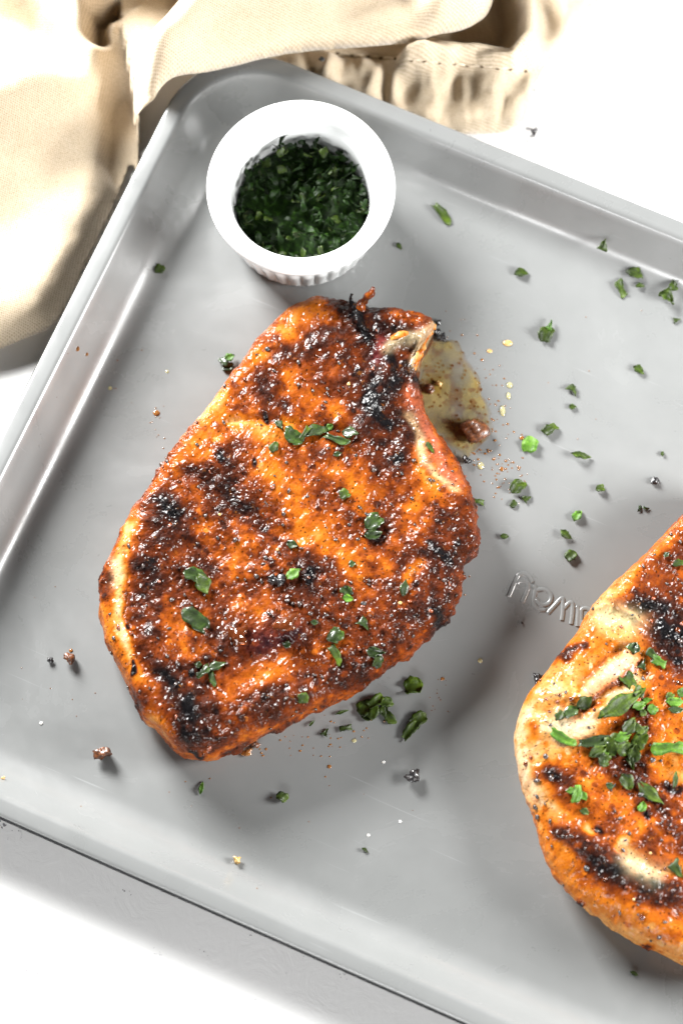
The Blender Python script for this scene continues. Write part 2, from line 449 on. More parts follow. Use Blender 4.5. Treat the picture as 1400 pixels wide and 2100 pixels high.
# ------------------------------------------------------------------ ramekin
cx, cy = unproj(617, 380, 3.5)
RX, RY = cx, cy
ram = thing('ramekin', 'round white porcelain ramekin with fluted outside, full of chopped parsley', 'ramekin', (cx, cy, 0))
NS = 288
def lathe(profile, flute=None, n=NS):
    V = []
    for i, (r, z) in enumerate(profile):
        if i > 22: flute = None
        for k in range(n):
            th = 2 * math.pi * k / n; rr = r
            if flute: rr = r + flute(z) * (abs(math.sin(th * 18)) ** 0.7 - 0.55)
            V.append((rr * math.cos(th), rr * math.sin(th), z))
    m_ = len(profile)
    F = [(i * n + k, i * n + (k + 1) % n, (i + 1) * n + (k + 1) % n, (i + 1) * n + k) for i in range(m_ - 1) for k in range(n)]
    F.append(tuple(range(n - 1, -1, -1))); F.append(tuple((m_ - 1) * n + k for k in range(n)))
    return np.array(V), F
pr = [(2.2, 0.08), (2.45, 0.03), (2.62, 0.02), (2.74, 0.10), (2.78, 0.25)]
for k in range(12): t = k / 11; pr.append((2.80 + 0.42 * t, 0.35 + 2.25 * t))
pr += [(3.24, 2.70), (3.25, 2.85), (3.29, 3.0), (3.34, 3.3), (3.42, 3.52), (3.50, 3.64), (3.53, 3.76), (3.50, 3.87), (3.42, 3.94), (3.30, 3.965), (3.1, 3.96), (2.95, 3.93), (2.86, 3.86), (2.82, 3.72), (2.79, 3.45), (2.77, 3.3), (2.72, 3.2), (2.68, 2.9), (2.62, 2.2), (2.56, 1.4), (2.48, 0.9), (2.3, 0.65), (1.9, 0.56), (0.6, 0.55)]
pr = [(r * (1.0 if z > 3.2 else 0.985), z * 0.885) for r, z in pr]
V, F = lathe(pr, lambda z: 0.13 * float(smooth(0.15, 0.5, z) * (1 - smooth(2.05, 2.4, z))) if z < 2.5 else 0.0)
nouter = 19
mesh_np('bowl', V, F, M_PORC, ram)

# ------------------------------------------------------------------ leaf, crumb and drop makers
def flake_mesh(L, W, kind='chunk', bend=0.3, seed=0, nu=8, nv=5, thick=0.028, light_end=0.0, fold=0.0):
    r = random.Random(seed)
    us = np.linspace(-1, 1, nu); vs = np.linspace(-1, 1, nv)
    V = []; C = []
    ph = r.uniform(0, 6); ja = [r.uniform(-0.16, 0.16) for _ in range(nu)]; jb = [r.uniform(-0.16, 0.16) for _ in range(nu)]
    cur = r.uniform(-0.35, 0.35)
    for i, u in enumerate(us):
        if kind == 'leaf': wd = max(0.05, (1 - abs(u) ** 1.8)) ** 0.7 * (1.0 - 0.25 * u)
        elif kind == 'point': wd = max(0.06, (1 - u) * 0.55 + 0.05)
        elif kind == 'strip': wd = 0.85 + 0.15 * math.sin(3 * u + ph)
        else: wd = (1 - 0.30 * abs(u) ** 3) * (1 - (0.35 if i in (0, nu - 1) else 0))
        for j, v in enumerate(vs):
            e = (jb[i] if v > 0 else ja[i]) * abs(v)
            y = (v * wd + e) * W / 2 + cur * W * 0.5 * (u * u - 0.3)
            x = u * L / 2 + 0.12 * L * 0.5 * math.sin(v * 2 + ph) * (abs(u))
            z = bend * L * 0.5 * (math.cos(u * 1.4 + ph * 0.1) - 0.5) + fold * W * abs(v) + 0.07 * W * math.sin(u * 5 + ph) * v + 0.04 * W * math.sin(v * 7 + ph * 2)
            V.append((x, y, z)); C.append(light_end * float(smooth(0.1, 0.9, u)) + 0.55 * max(0, 1 - abs(v) * 5) * 0.4)
    V = np.array(V); n = len(V)
    T = V.copy(); T[:, 2] += thick
    VV = np.vstack([T, V]); VV[:, 2] -= VV[:, 2].min()
    f = grid_faces(nu, nv); F = [tuple(q) for q in f] + [tuple(q[::-1] + n) for q in f]
    bd = [i * nv for i in range(nu)] + [(nu - 1) * nv + j for j in range(1, nv)] + [i * nv + nv - 1 for i in range(nu - 2, -1, -1)] + [j for j in range(nv - 2, 0, -1)]
    for a, b_ in zip(bd, bd[1:] + bd[:1]): F.append((a, b_, b_ + n, a + n)[::-1])
    C = np.array(C + C)
    return VV, F, np.stack([C, C, C], -1)
def recalc(o):
    bm = bmesh.new(); bm.from_mesh(o.data); bmesh.ops.recalc_face_normals(bm, faces=bm.faces); bm.to_mesh(o.data); bm.free(); return o
def crumb_mesh(size, seed, sub=2, rough=0.35, flat=0.75):
    r = np.random.default_rng(seed); bm = bmesh.new(); bmesh.ops.create_icosphere(bm, subdivisions=sub, radius=1.0)
    V = np.array([v.co[:] for v in bm.verts]); F = [tuple(v.index for v in f.verts) for f in bm.faces]; bm.free()
    sd = r.random() * 30
    d = 1 + rough * 1.6 * fbm(V[:, 0] + sd, V[:, 1], V[:, 2], 0.9, 3)
    V = V * d[:, None] * size / 2; V[:, 2] *= flat
    V[:, 2] -= V[:, 2].min()
    return V, F
def drop_mesh(rx, ry, h, n=20, m_=5, jag=0.06, seed=0):
    r = random.Random(seed); V = [(0, 0, h)]; F = []
    jj = [1 + r.uniform(-jag, jag) for _ in range(n)]
    for i in range(1, m_ + 1):
        a = (math.pi / 2) * i / m_
        for k in range(n):
            th = 2 * math.pi * k / n
            V.append((rx * math.sin(a) * math.cos(th) * jj[k], ry * math.sin(a) * math.sin(th) * jj[k], h * math.cos(a) + 0.003))
    for k in range(n): F.append((0, 1 + k, 1 + (k + 1) % n))
    for i in range(m_ - 1):
        for k in range(n):
            k2 = (k + 1) % n; F.append((1 + i * n + k, 1 + (i + 1) * n + k, 1 + (i + 1) * n + k2, 1 + i * n + k2))
    F.append(tuple(1 + (m_ - 1) * n + k for k in range(n))[::-1])
    return np.array(V), F

# parsley in the ramekin
heap = thing('chopped_parsley', 'heap of finely chopped dark green parsley inside the white ramekin', 'parsley', (RX, RY, 0.6))
hv = []
rs = np.random.default_rng(4)
nu_, nv_ = 60, 16
V = []
for i in range(nu_):
    for j in range(nv_):
        th = 2 * math.pi * i / nu_; r = 2.42 * j / (nv_ - 1)
        V.append((r * math.cos(th), r * math.sin(th), 0.82))
V = np.array(V); V[:, 2] += 0.16 * fbm(V[:, 0], V[:, 1], 0, 0.8, 4) + 0.22 * (V[:, 1] / 2.4) - 0.12
V = np.vstack([V, [[2.45 * math.cos(2 * math.pi * i / nu_), 2.45 * math.sin(2 * math.pi * i / nu_), 0.12] for i in range(nu_)]])
F = [tuple(q) for q in grid_faces(nu_, nv_, True)] + [(i * nv_ + nv_ - 1, ((i + 1) % nu_) * nv_ + nv_ - 1, nu_ * nv_ + (i + 1) % nu_, nu_ * nv_ + i) for i in range(nu_)]
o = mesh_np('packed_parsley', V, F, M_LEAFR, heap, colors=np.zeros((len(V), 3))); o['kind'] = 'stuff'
protos = []
for k in range(12):
    L = random.uniform(0.32, 0.62)
    protos.append((flake_mesh(L, L * random.uniform(0.4, 0.7), ['leaf', 'chunk', 'point', 'leaf'][k % 4], random.uniform(0.1, 0.5), 100 + k, 6, 4, 0.02, fold=random.uniform(0, 0.3))))
pm = []
for k in range(24):
    v, f, c = protos[k % 12]
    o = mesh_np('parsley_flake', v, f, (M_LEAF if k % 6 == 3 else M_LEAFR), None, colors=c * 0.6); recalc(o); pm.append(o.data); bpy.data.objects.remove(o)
random.seed(11)
for k in range(290):
    r = 2.44 * math.sqrt(random.random()); th = random.uniform(0, 6.283)
    if k < 60: r = random.uniform(2.0, 2.42)
    o = bpy.data.objects.new('parsley_flake', pm[k % 24]); col.objects.link(o); o.parent = heap
    o.location = Vector((r * math.cos(th), r * math.sin(th), 0.90 + random.uniform(0.0, 0.42) + 0.10 * math.sin(3 * th) + 0.26 * r * math.sin(th) / 2.4 + (0.25 if abs(th - 1.6) < 0.5 and r > 1.6 else 0))) * CM
    o.rotation_euler = (random.gauss(0, 0.65), random.gauss(0, 0.65), random.uniform(0, 6.28))

# ------------------------------------------------------------------ the chops
def star_radius(outline, zc, center):
    c0 = np.array(unproj(*center, zc)); P = np.array([unproj(x, y, zc) for x, y in outline]) - c0
    # densify and smooth a little
    P = np.vstack([P, P[:1]]); Q = []
    for a, b_ in zip(P[:-1], P[1:]):
        for t in np.linspace(0, 1, 12, endpoint=False): Q.append(a + (b_ - a) * t)
    Q = np.array(Q); k = np.hanning(15); k /= k.sum()
    Q = np.stack([np.convolve(np.r_[Q[-7:, i], Q[:, i], Q[:7, i]], k, 'valid') for i in (0, 1)], -1)
    th = np.arctan2(Q[:, 1], Q[:, 0]); r = np.hypot(Q[:, 0], Q[:, 1]); od = np.argsort(th); th = th[od]; r = r[od]
    th = np.r_[th - 2 * np.pi, th, th + 2 * np.pi]; r = np.r_[r, r, r]
    return c0, lambda a: np.interp(a, th, r)

def seg_dist(px, py, pts):
    """distance in photo px from each (px,py) to a polyline, and position 0..1 along it"""
    best = np.full(px.shape, 1e9)
    for (x0, y0), (x1, y1) in zip(pts[:-1], pts[1:]):
        dx, dy = x1 - x0, y1 - y0; L2 = dx * dx + dy * dy + 1e-9
        t = np.clip(((px - x0) * dx + (py - y0) * dy) / L2, 0, 1)
        best = np.minimum(best, np.hypot(px - x0 - t * dx, py - y0 - t * dy))
    return best

PAL = np.array([  # browning 0..1 : pale fat -> gold -> orange -> red brown -> dark -> black
    (0.00, 1.0, 0.72, 0.42), (0.14, 0.90, 0.42, 0.11), (0.28, 0.78, 0.215, 0.012), (0.42, 0.50, 0.105, 0.007),
    (0.56, 0.21, 0.037, 0.005), (0.70, 0.075, 0.015, 0.005), (0.84, 0.022, 0.007, 0.005), (0.95, 0.008, 0.006, 0.007), (1.0, 0.006, 0.005, 0.006)])
def palette(b_):
    return 0.46 * np.stack([np.interp(b_, PAL[:, 0], PAL[:, k]) for k in (1, 2, 3)], -1)

def build_chop(root, outline, center, zc, H, inset, marks, ridges, tints, seed, NG=620, base_b=0.55):
    c0, Rf = star_radius(outline, zc, center)
    g = np.linspace(-1, 1, NG); A, B = np.meshgrid(g, g, indexing='ij')
    a = A.ravel(); b_ = B.ravel()
    # square -> disk
    rho = np.maximum(np.abs(a), np.abs(b_))
    th = np.arctan2(b_, a)
    # even out angle inside each quadrant
    q = np.where(np.abs(a) >= np.abs(b_), (np.pi / 4) * b_ / np.where(np.abs(a) < 1e-9, 1, a), np.pi / 2 - (np.pi / 4) * a / np.where(np.abs(b_) < 1e-9, 1, b_))
    th = np.where(np.abs(a) >= np.abs(b_), np.where(a >= 0, q, q + np.pi), np.where(b_ >= 0, q, q + np.pi))
    th = np.arctan2(np.sin(th), np.cos(th))
    R = Rf(th); W = inset(th)
    s0 = 0.80
    top = rho <= s0
    ph = np.where(top, np.pi / 2, np.pi / 2 - (rho - s0) / (1 - s0) * math.radians(172))
    r = np.where(top, rho / s0 * (R - W), (R - W) + W * np.cos(ph))
    x = c0[0] + r * np.cos(th); y = c0[1] + r * np.sin(th)
    z = H / 2 + H / 2 * np.where(np.sin(ph) >= 0, np.sin(ph) ** 0.85, -np.abs(np.sin(ph)) ** 0.7)
    z = z + np.where(top, 0.10 * (1 - (rho / s0) ** 2), 0)
    # outward normal estimate
    nr = np.cos(ph); nz = np.sin(ph); nx = nr * np.cos(th); ny = nr * np.sin(th)
    xr, yr = x.copy(), y.copy(); zr = z.copy()
    px, py = to_px(xr, yr, zr)
    topw = smooth(0.25, 0.8, nz)
    # ridges and dips that follow the photograph
    wx = fbm(x, y, z, 1.2, 3, seed + 5) * 14; wy = fbm(x, y, z, 1.2, 3, seed + 9) * 14
    dz = 0.13 * fbm(x, y, z, 2.2, 3, seed) 
    for (pts, wd, h) in ridges:
        d = seg_dist(px + wx * 0.6, py + wy * 0.6, pts); dz = dz + h * np.exp(-(d / wd) ** 2)
    # browning field
    br = base_b + 0.26 * fbm(x, y, z, 1.3, 4, seed + 2, 0.55) + 0.15 * fbm(x, y, z, 0.35, 4, seed + 3, 0.6)
    patchy = fbm(x, y, z, 0.8, 4, seed + 21, 0.6)
    halos = [(p_, w_ * 2.2, 0.76, 0.85) for (p_, w_, v_, k_) in marks if v_ > 0.93 and w_ > 8]
    first = [m_ for m_ in marks if m_[2] <= 0.93]; last = [m_ for m_ in marks if m_[2] > 0.93]
    for (pts, wd, val, k) in first + halos + last:
        if val > 0.93: wd = wd * 0.8; k = k * 0.9
        elif val > 0.6: wd = wd * 1.2; k = k * 1.1
        d = seg_dist(px + wx, py + wy, pts)
        wgt = k * np.exp(-(d / wd) ** 2) * np.clip(1 + 0.5 * patchy, 0.2, 1.3)
        wgt = np.clip(wgt, 0, 1)
        br = br * (1 - wgt) + (val + (0.15 if val > 0.3 else 0.07) * fbm(x, y, z, 0.3, 3, seed + 7)) * wgt
    crust = smooth(0.30, 0.62, br)                    # where spices cling
    smoothness = 1 - crust
    # granules
    w1, i1 = worley(x, y, z, 0.20, 3 + seed); w2, i2 = worley(x, y, z, 0.34, 7 + seed)
    g1 = np.clip(1 - w1 / 0.62, 0, 1) * (i1 > 0.35); g2 = np.clip(1 - w2 / 0.55, 0, 1) * (i2 > 0.62)
    gm = smooth(-0.25, 0.45, fbm(x, y, z, 1.1, 3, seed + 31)) * crust     # granules gather in patches
    ca, sa = math.cos(0.9), math.sin(0.9)
    fib = fbm((x * ca + y * sa) * 1.0, (-x * sa + y * ca) * 7.0, z, 1.6, 3, seed + 41)
    disp = (0.028 * g1 * (0.05 + gm)) + 0.070 * g2 ** 0.8 * (0.05 + gm) + 0.030 * fib * (1 - 0.6 * crust) + (0.030 + 0.05 * crust) * fbm(x, y, z, 0.45, 4, seed + 11, 0.6)
    disp = disp + 0.05 * fbm(x, y, z, 0.9, 3, seed + 12)
    w4, i4 = worley(x, y, z, 0.62, 27 + seed); g4 = np.clip(1 - w4 / 0.5, 0, 1) * (i4 > 0.6)
    disp = disp + 0.10 * g4 ** 0.7 * crust + (1 - topw) * (0.10 * fbm(x, y, z, 0.55, 3, seed + 15) * (0.3 + crust))
    under = smooth(0.15, 0.6, z)                       # keep the underside quiet so it rests flat
    disp = (disp + dz * topw) * under
    x = x + nx * disp; y = y + ny * disp; z = np.maximum(z + nz * disp, 0.015)
    # granule tint
    br = br + 0.10 * g1 * (i1 - 0.45) * 2.2 + 0.28 * (g2 > 0.25) * (i2 - 0.80) * 3
    br = np.clip(br, 0, 1)
    C = palette(br)
    for (pts, wd, colr, k) in tints:
        d = seg_dist(px + wx, py + wy, pts); wgt = np.clip(k * np.exp(-(d / wd) ** 2), 0, 1) * (0.75 + 0.35 * np.clip(patchy, -1, 1))
        wgt = (np.clip(wgt, 0, 1) * np.clip(1.25 - br, 0, 1))[:, None]
        C = C * (1 - wgt) + 0.60 * np.array(colr) * wgt
    # pepper dust
    w3, i3 = worley(x, y, z, 0.13, 17 + seed)
    dust = ((w3 < 0.26) & (i3 > 0.72))[:, None]
    C = np.where(dust, C * 0.13, C)
    V = np.stack([x - root.location[0] / CM, y - root.location[1] / CM, z], -1)
    F = grid_faces(NG, NG)
    o = mesh_np('meat', V, F, M_MEAT, root, colors=C, extra={'smoothness': smoothness})
    # light copy for finding the surface
    st = 3; idx = np.arange(0, NG, st)
    Vs = np.stack([x, y, z], -1).reshape(NG, NG, 3)[np.ix_(idx, idx)].reshape(-1, 3)
    bvh = BVHTree.FromPolygons([Vector(v) for v in Vs], [tuple(int(i) for i in q) for q in grid_faces(len(idx), len(idx))])
    return o, bvh, (c0, Rf)

def ray_hit(bvh, px, py):
    d = FWD + np.array([1.0, 0, 0]) * (px - PW / 2) / FPX + UPV * (PH / 2 - py) / FPX
    d /= np.linalg.norm(d)
    loc, nrm, i, dist = bvh.ray_cast(Vector(CAM), Vector(d))
    if loc is None: return None, None
    if nrm.z < 0: nrm = -nrm
    return loc, nrm

OUT1 = [(650, 615), (700, 625), (760, 640), (810, 640), (850, 652), (886, 662), (888, 690), (868, 722), (856, 760), (860, 810), (872, 855), (900, 905), (935, 945), (950, 985), (965, 1020), (975, 1070), (985, 1105), (984, 1128), (966, 1142), (948, 1155), (945, 1190), (942, 1225), (915, 1270), (870, 1310), (830, 1345), (770, 1392), (700, 1432), (640, 1460), (560, 1497), (480, 1537), (430, 1557), (390, 1551), (350, 1530), (322, 1494), (298, 1480), (275, 1430), (240, 1370), (215, 1310), (200, 1250), (205, 1190), (225, 1140), (245, 1105), (265, 1060), (300, 1010), (340, 950), (386, 892), (430, 840), (476, 775), (522, 715), (560, 668), (600, 634)]
t1 = math.atan2(0, -1)
def inset1(th):
    left = np.exp(-((np.abs(np.arctan2(np.sin(th - math.radians(192)), np.cos(th - math.radians(192))))) / 0.5) ** 2)
    return 0.62 + 0.62 * left
chop1_c = unproj(585, 1090, 1.2)
chop1 = thing('grilled_pork_chop', 'whole bone-in grilled pork chop in the middle of the tray, orange glazed and charred', 'pork chop', (chop1_c[0], chop1_c[1], 0))
# (polyline, half width px, browning, strength)
MK1 = [
    # pale rims first
    ([(640, 622), (560, 690), (500, 770), (430, 860)], 22, 0.12, 0.8),
    ([(275, 1085), (255, 1130), (240, 1200), (238, 1270), (262, 1330), (300, 1400)], 18, 0.02, 1.15),
    ([(212, 1250), (225, 1320), (260, 1400)], 18, 0.28, 0.9),
    ([(320, 1485), (370, 1530), (420, 1548)], 22, 0.10, 1.0),
    ([(440, 1545), (560, 1480), (640, 1450), (720, 1415)], 12, 0.32, 0.9),
    ([(280, 1060), (330, 985), (400, 900)], 18, 0.30, 0.8),
    # bright glazed meat
    ([(540, 960), (600, 1010), (640, 1060)], 42, 0.28, 0.85), ([(640, 1070), (700, 1130), (720, 1160)], 36, 0.27, 0.85),
    ([(500, 1235), (520, 1250)], 26, 0.24, 1.1), ([(460, 1120), (500, 1200), (560, 1250)], 50, 0.42, 0.7), ([(600, 790), (620, 760)], 28, 0.30, 0.9),
    ([(480, 870), (540, 890)], 28, 0.17, 0.8), ([(380, 960), (420, 930)], 24, 0.28, 0.7), ([(640, 820), (720, 850)], 24, 0.28, 0.7),
    ([(460, 1380), (520, 1400), (560, 1380)], 30, 0.30, 0.7), ([(700, 1330), (640, 1350)], 30, 0.36, 0.6), ([(850, 930), (880, 990), (900, 1040)], 26, 0.22, 0.8),
    ([(840, 1190), (870, 1150)], 14, 0.12, 0.7), ([(590, 650), (640, 640), (690, 650)], 24, 0.26, 0.7), ([(710, 960), (740, 1000)], 30, 0.34, 0.6),
    ([(560, 1320), (600, 1380)], 24, 0.36, 0.6), ([(790, 1010), (830, 1080), (800, 1150)], 24, 0.38, 0.6),
    # browned bands
    ([(400, 965), (460, 1000), (540, 1075)], 20, 0.80, 0.85), ([(345, 1040), (400, 1100), (440, 1160)], 20, 0.78, 0.7),
    ([(300, 1150), (300, 1260), (330, 1360), (380, 1440), (430, 1500)], 26, 0.72, 0.8), ([(440, 1290), (520, 1315), (600, 1300)], 22, 0.76, 0.75),
    ([(560, 715), (640, 740), (740, 720)], 24, 0.70, 0.7), ([(640, 690), (700, 760), (760, 880)], 22, 0.72, 0.6), ([(780, 930), (800, 1000), (790, 1090)], 20, 0.74, 0.6),
    ([(560, 1440), (700, 1380), (820, 1300), (900, 1240)], 34, 0.70, 0.75), ([(900, 1060), (960, 1100), (960, 1130)], 26, 0.72, 0.8), ([(900, 1130), (920, 1200), (880, 1260)], 22, 0.76, 0.8),
    ([(620, 1180), (660, 1160), (700, 1230)], 18, 0.68, 0.6), ([(640, 1240), (720, 1290), (820, 1240)], 26, 0.62, 0.6), ([(700, 930), (690, 1000), (650, 1050)], 14, 0.62, 0.5),
    ([(800, 900), (815, 945)], 18, 0.84, 0.7), ([(450, 1460), (560, 1450)], 20, 0.68, 0.7), ([(500, 700), (480, 800)], 14, 0.62, 0.5),
    ([(800, 640), (850, 655)], 16, 0.45, 0.7),
    # char
    ([(722, 640), (735, 665), (745, 690)], 15, 1.0, 1.5), ([(792, 735), (805, 780), (790, 810)], 19, 0.97, 1.6), ([(765, 820), (785, 865)], 19, 1.0, 1.6),
    ([(740, 760), (765, 800)], 9, 0.97, 1.1), ([(335, 1035), (360, 1060)], 16, 0.98, 1.3), ([(316, 1160), (322, 1190)], 18, 0.96, 1.2), ([(278, 1355), (284, 1385)], 7, 1.0, 1.8),
    ([(335, 1375), (350, 1395)], 15, 0.96, 1.1), ([(372, 1420), (385, 1455)], 17, 0.98, 1.2), ([(398, 1482), (392, 1500)], 17, 0.98, 1.3), ([(400, 1535), (418, 1545)], 8, 1.0, 1.4),
    ([(637, 1160), (640, 1185)], 13, 0.97, 1.3), ([(560, 1190), (580, 1192)], 6, 0.98, 1.5), ([(905, 1135), (925, 1150)], 12, 0.96, 1.1), ([(890, 1265), (905, 1275)], 14, 0.97, 1.2), ([(812, 935), (818, 945)], 11, 0.96, 1.2),
    ([(265, 1285), (266, 1290)], 6, 1.0, 1.2), ([(850, 780), (852, 800)], 7, 0.97, 1.3), ([(450, 930), (456, 940)], 8, 0.97, 1.0), ([(521, 955), (524, 965)], 6, 0.97, 1.2), ([(770, 1075), (775, 1100)], 14, 0.85, 1.0), ([(540, 855), (541, 866)], 6, 0.96, 1.3)]
TN1 = [([(790, 712), (815, 692), (850, 690), (880, 672)], 11, (0.90, 0.72, 0.42), 1.6), ([(868, 700), (850, 735), (848, 752)], 8, (0.88, 0.66, 0.36), 1.4),
       ([(845, 800), (862, 870), (900, 935), (935, 985)], 10, (0.62, 0.16, 0.08), 1.3), ([(838, 850), (850, 900), (885, 960), (930, 1000)], 8, (0.90, 0.58, 0.30), 1.1),
       ([(235, 1140), (228, 1200)], 10, (0.88, 0.66, 0.38), 0.9), ([(500, 1315), (600, 1290)], 18, (0.10, 0.02, 0.035), 0.6), ([(780, 690), (765, 740)], 12, (0.30, 0.03, 0.05), 0.9)]
RD1 = [([(560, 960), (640, 1060), (720, 1150)], 60, 0.10), ([(400, 965), (540, 1075)], 30, -0.12), ([(430, 1150), (520, 1250)], 60, -0.16), ([(470, 1300), (600, 1290)], 26, 0.16), ([(575, 1255), (590, 1290)], 16, 0.20),
       ([(470, 866), (560, 860), (700, 880)], 9, -0.11), ([(300, 1150), (310, 1300), (400, 1470)], 30, 0.10), ([(790, 740), (770, 860)], 24, 0.18), ([(725, 640), (745, 690)], 12, 0.20),
       ([(790, 712), (850, 690), (885, 672)], 12, 0.22), ([(868, 700), (852, 745), (850, 800)], 10, 0.15), ([(780, 930), (790, 1090)], 20, -0.10), ([(860, 1150), (850, 1210)], 12, -0.15), ([(620, 740), (625, 800)], 16, 0.08),
       ([(262, 1120), (262, 1250), (300, 1380)], 8, -0.10), ([(650, 700), (700, 700)], 25, 0.12)]
meat1, BV1, info1 = build_chop(chop1, OUT1, (585, 1090), 1.2, 2.35, inset1, MK1, RD1, TN1, 1.0)

OUT2 = [(1420, 1035), (1395, 1060), (1350, 1110), (1300, 1160), (1245, 1208), (1215, 1240), (1188, 1290), (1150, 1345), (1100, 1400), (1072, 1445), (1055, 1490), (1054, 1540), (1065, 1600), (1090, 1670), (1108, 1730), (1130, 1785), (1170, 1840), (1230, 1885), (1300, 1935), (1360, 1955), (1400, 1978), (1480, 2000), (1600, 1990), (1720, 1910), (1820, 1760), (1845, 1600), (1820, 1400), (1740, 1250), (1640, 1120), (1560, 1040), (1490, 1005)]
chop2_c = unproj(1440, 1500, 1.2)
chop2 = thing('grilled_pork_chop', 'grilled pork chop cut off by the right edge, paler, with the largest parsley leaf', 'pork chop', (chop2_c[0], chop2_c[1], 0))
def inset2(th):
    bl_ = np.exp(-((np.arctan2(np.sin(th - math.radians(215)), np.cos(th - math.radians(215)))) / 0.75) ** 2)
    return 0.60 + 1.0 * bl_
MK2 = [([(1300, 1165), (1230, 1225), (1180, 1310), (1110, 1410)], 26, 0.20, 0.9), ([(1075, 1450), (1065, 1520), (1080, 1600), (1110, 1650), (1160, 1680)], 30, 0.05, 1.1),
       ([(1120, 1420), (1150, 1400), (1190, 1420)], 30, 0.10, 0.9), ([(1110, 1480), (1150, 1500), (1190, 1490), (1220, 1450), (1290, 1400)], 26, 0.00, 1.0), ([(1210, 1400), (1250, 1370), (1290, 1345)], 17, 0.04, 1.1),
       ([(1110, 1540), (1150, 1560), (1130, 1620)], 24, 0.06, 0.9),
       ([(1115, 1690), (1140, 1770), (1200, 1840), (1300, 1890), (1400, 1930)], 34, 0.27, 1.2), ([(1170, 1860), (1260, 1905), (1340, 1940), (1420, 1975)], 16, 0.14, 1.1),
       ([(1230, 1210), (1260, 1220), (1300, 1200)], 14, 0.10, 0.9), ([(1240, 1265), (1290, 1280)], 26, 0.09, 1.1), ([(1200, 1310), (1230, 1340)], 26, 0.26, 0.9), ([(1250, 1310), (1310, 1305)], 15, 0.16, 0.9),
       ([(1325, 1350), (1380, 1380)], 28, 0.24, 0.8), ([(1330, 1570), (1350, 1590)], 22, 0.18, 0.9), ([(1290, 1650), (1240, 1620), (1220, 1680)], 24, 0.28, 0.7), ([(1290, 1750), (1340, 1780), (1380, 1790)], 22, 0.07, 1.1),
       ([(1205, 1690), (1215, 1705)], 10, 0.0, 1.3), ([(1280, 1735), (1290, 1725)], 10, 0.03, 1.1), ([(1360, 1130), (1330, 1180)], 24, 0.32, 0.6), ([(1390, 1250), (1320, 1210)], 20, 0.5, 0.6),
       ([(1150, 1690), (1165, 1700)], 14, 0.48, 1.0), ([(1215, 1650), (1230, 1590), (1260, 1560)], 18, 0.45, 0.7), ([(1370, 1700), (1396, 1650)], 22, 0.36, 0.7), ([(1360, 1480), (1390, 1510)], 18, 0.36, 0.7),
       # brown
       ([(1340, 1230), (1400, 1290), (1400, 1340)], 40, 0.68, 0.9), ([(1160, 1700), (1220, 1750), (1290, 1800), (1400, 1850)], 22, 0.74, 0.95), ([(1250, 1550), (1300, 1580), (1350, 1650), (1390, 1690)], 26, 0.70, 0.8),
       ([(1320, 1460), (1345, 1500)], 12, 0.60, 0.8), ([(1180, 1460), (1230, 1440)], 12, 0.60, 0.7), ([(1390, 1130), (1370, 1160)], 16, 0.65, 0.8), ([(1195, 1325), (1160, 1345)], 8, 0.72, 1.0), ([(1210, 1430), (1250, 1405), (1310, 1360)], 7, 0.50, 0.9), ([(1190, 1400), (1260, 1340)], 7, 0.45, 0.8),
       ([(1350, 1420), (1380, 1470)], 20, 0.42, 0.6), ([(1100, 1490), (1105, 1500)], 10, 0.45, 1.0), ([(1360, 1920), (1400, 1940)], 14, 0.4, 0.6),
       # char
       ([(1330, 1240), (1355, 1255)], 14, 1.0, 1.4), ([(1362, 1290), (1400, 1300)], 17, 1.0, 1.5), ([(1395, 1345), (1400, 1350)], 10, 0.97, 1.3), ([(1145, 1578), (1165, 1590)], 10, 0.98, 1.3), ([(1215, 1760), (1245, 1780), (1270, 1790)], 12, 0.97, 1.2),
       ([(1340, 1800), (1360, 1815)], 9, 1.0, 1.2), ([(1228, 1695), (1240, 1702)], 6, 0.99, 1.4), ([(1185, 1845), (1195, 1850)], 6, 0.98, 1.3), ([(1325, 1938), (1330, 1942)], 7, 0.98, 1.3), ([(1370, 1620), (1390, 1625)], 8, 0.9, 1.0), ([(1335, 1680), (1330, 1670)], 8, 0.97, 1.0)]
TN2 = [([(1240, 1262), (1290, 1275)], 26, (0.62, 0.56, 0.30), 0.8), ([(1300, 1765), (1345, 1785)], 22, (0.75, 0.68, 0.42), 0.8), ([(1215, 1405), (1285, 1355)], 15, (0.85, 0.52, 0.36), 0.7), ([(1190, 1490), (1150, 1480)], 22, (0.90, 0.80, 0.55), 0.8), ([(1070, 1560), (1090, 1630)], 22, (0.85, 0.55, 0.34), 0.6)]
RD2 = [([(1215, 1405), (1290, 1350)], 15, 0.15), ([(1190, 1400), (1270, 1330)], 13, -0.13), ([(1190, 1455), (1310, 1385)], 16, -0.15), ([(1110, 1490), (1200, 1480), (1290, 1420)], 22, 0.14), ([(1240, 1262), (1290, 1280)], 24, -0.18),
       ([(1215, 1250), (1260, 1235), (1320, 1290)], 9, 0.12), ([(1250, 1312), (1320, 1305)], 12, 0.12), ([(1160, 1700), (1290, 1800), (1400, 1850)], 20, 0.14), ([(1290, 1750), (1380, 1790)], 20, -0.14), ([(1250, 1550), (1350, 1650)], 30, -0.10), ([(1120, 1420), (1180, 1420)], 22, 0.14), ([(1360, 1290), (1400, 1300)], 18, 0.15)]
meat2, BV2, info2 = build_chop(chop2, OUT2, (1440, 1500), 1.2, 2.5, inset2, MK2, RD2, TN2, 4.0, NG=640, base_b=0.38)

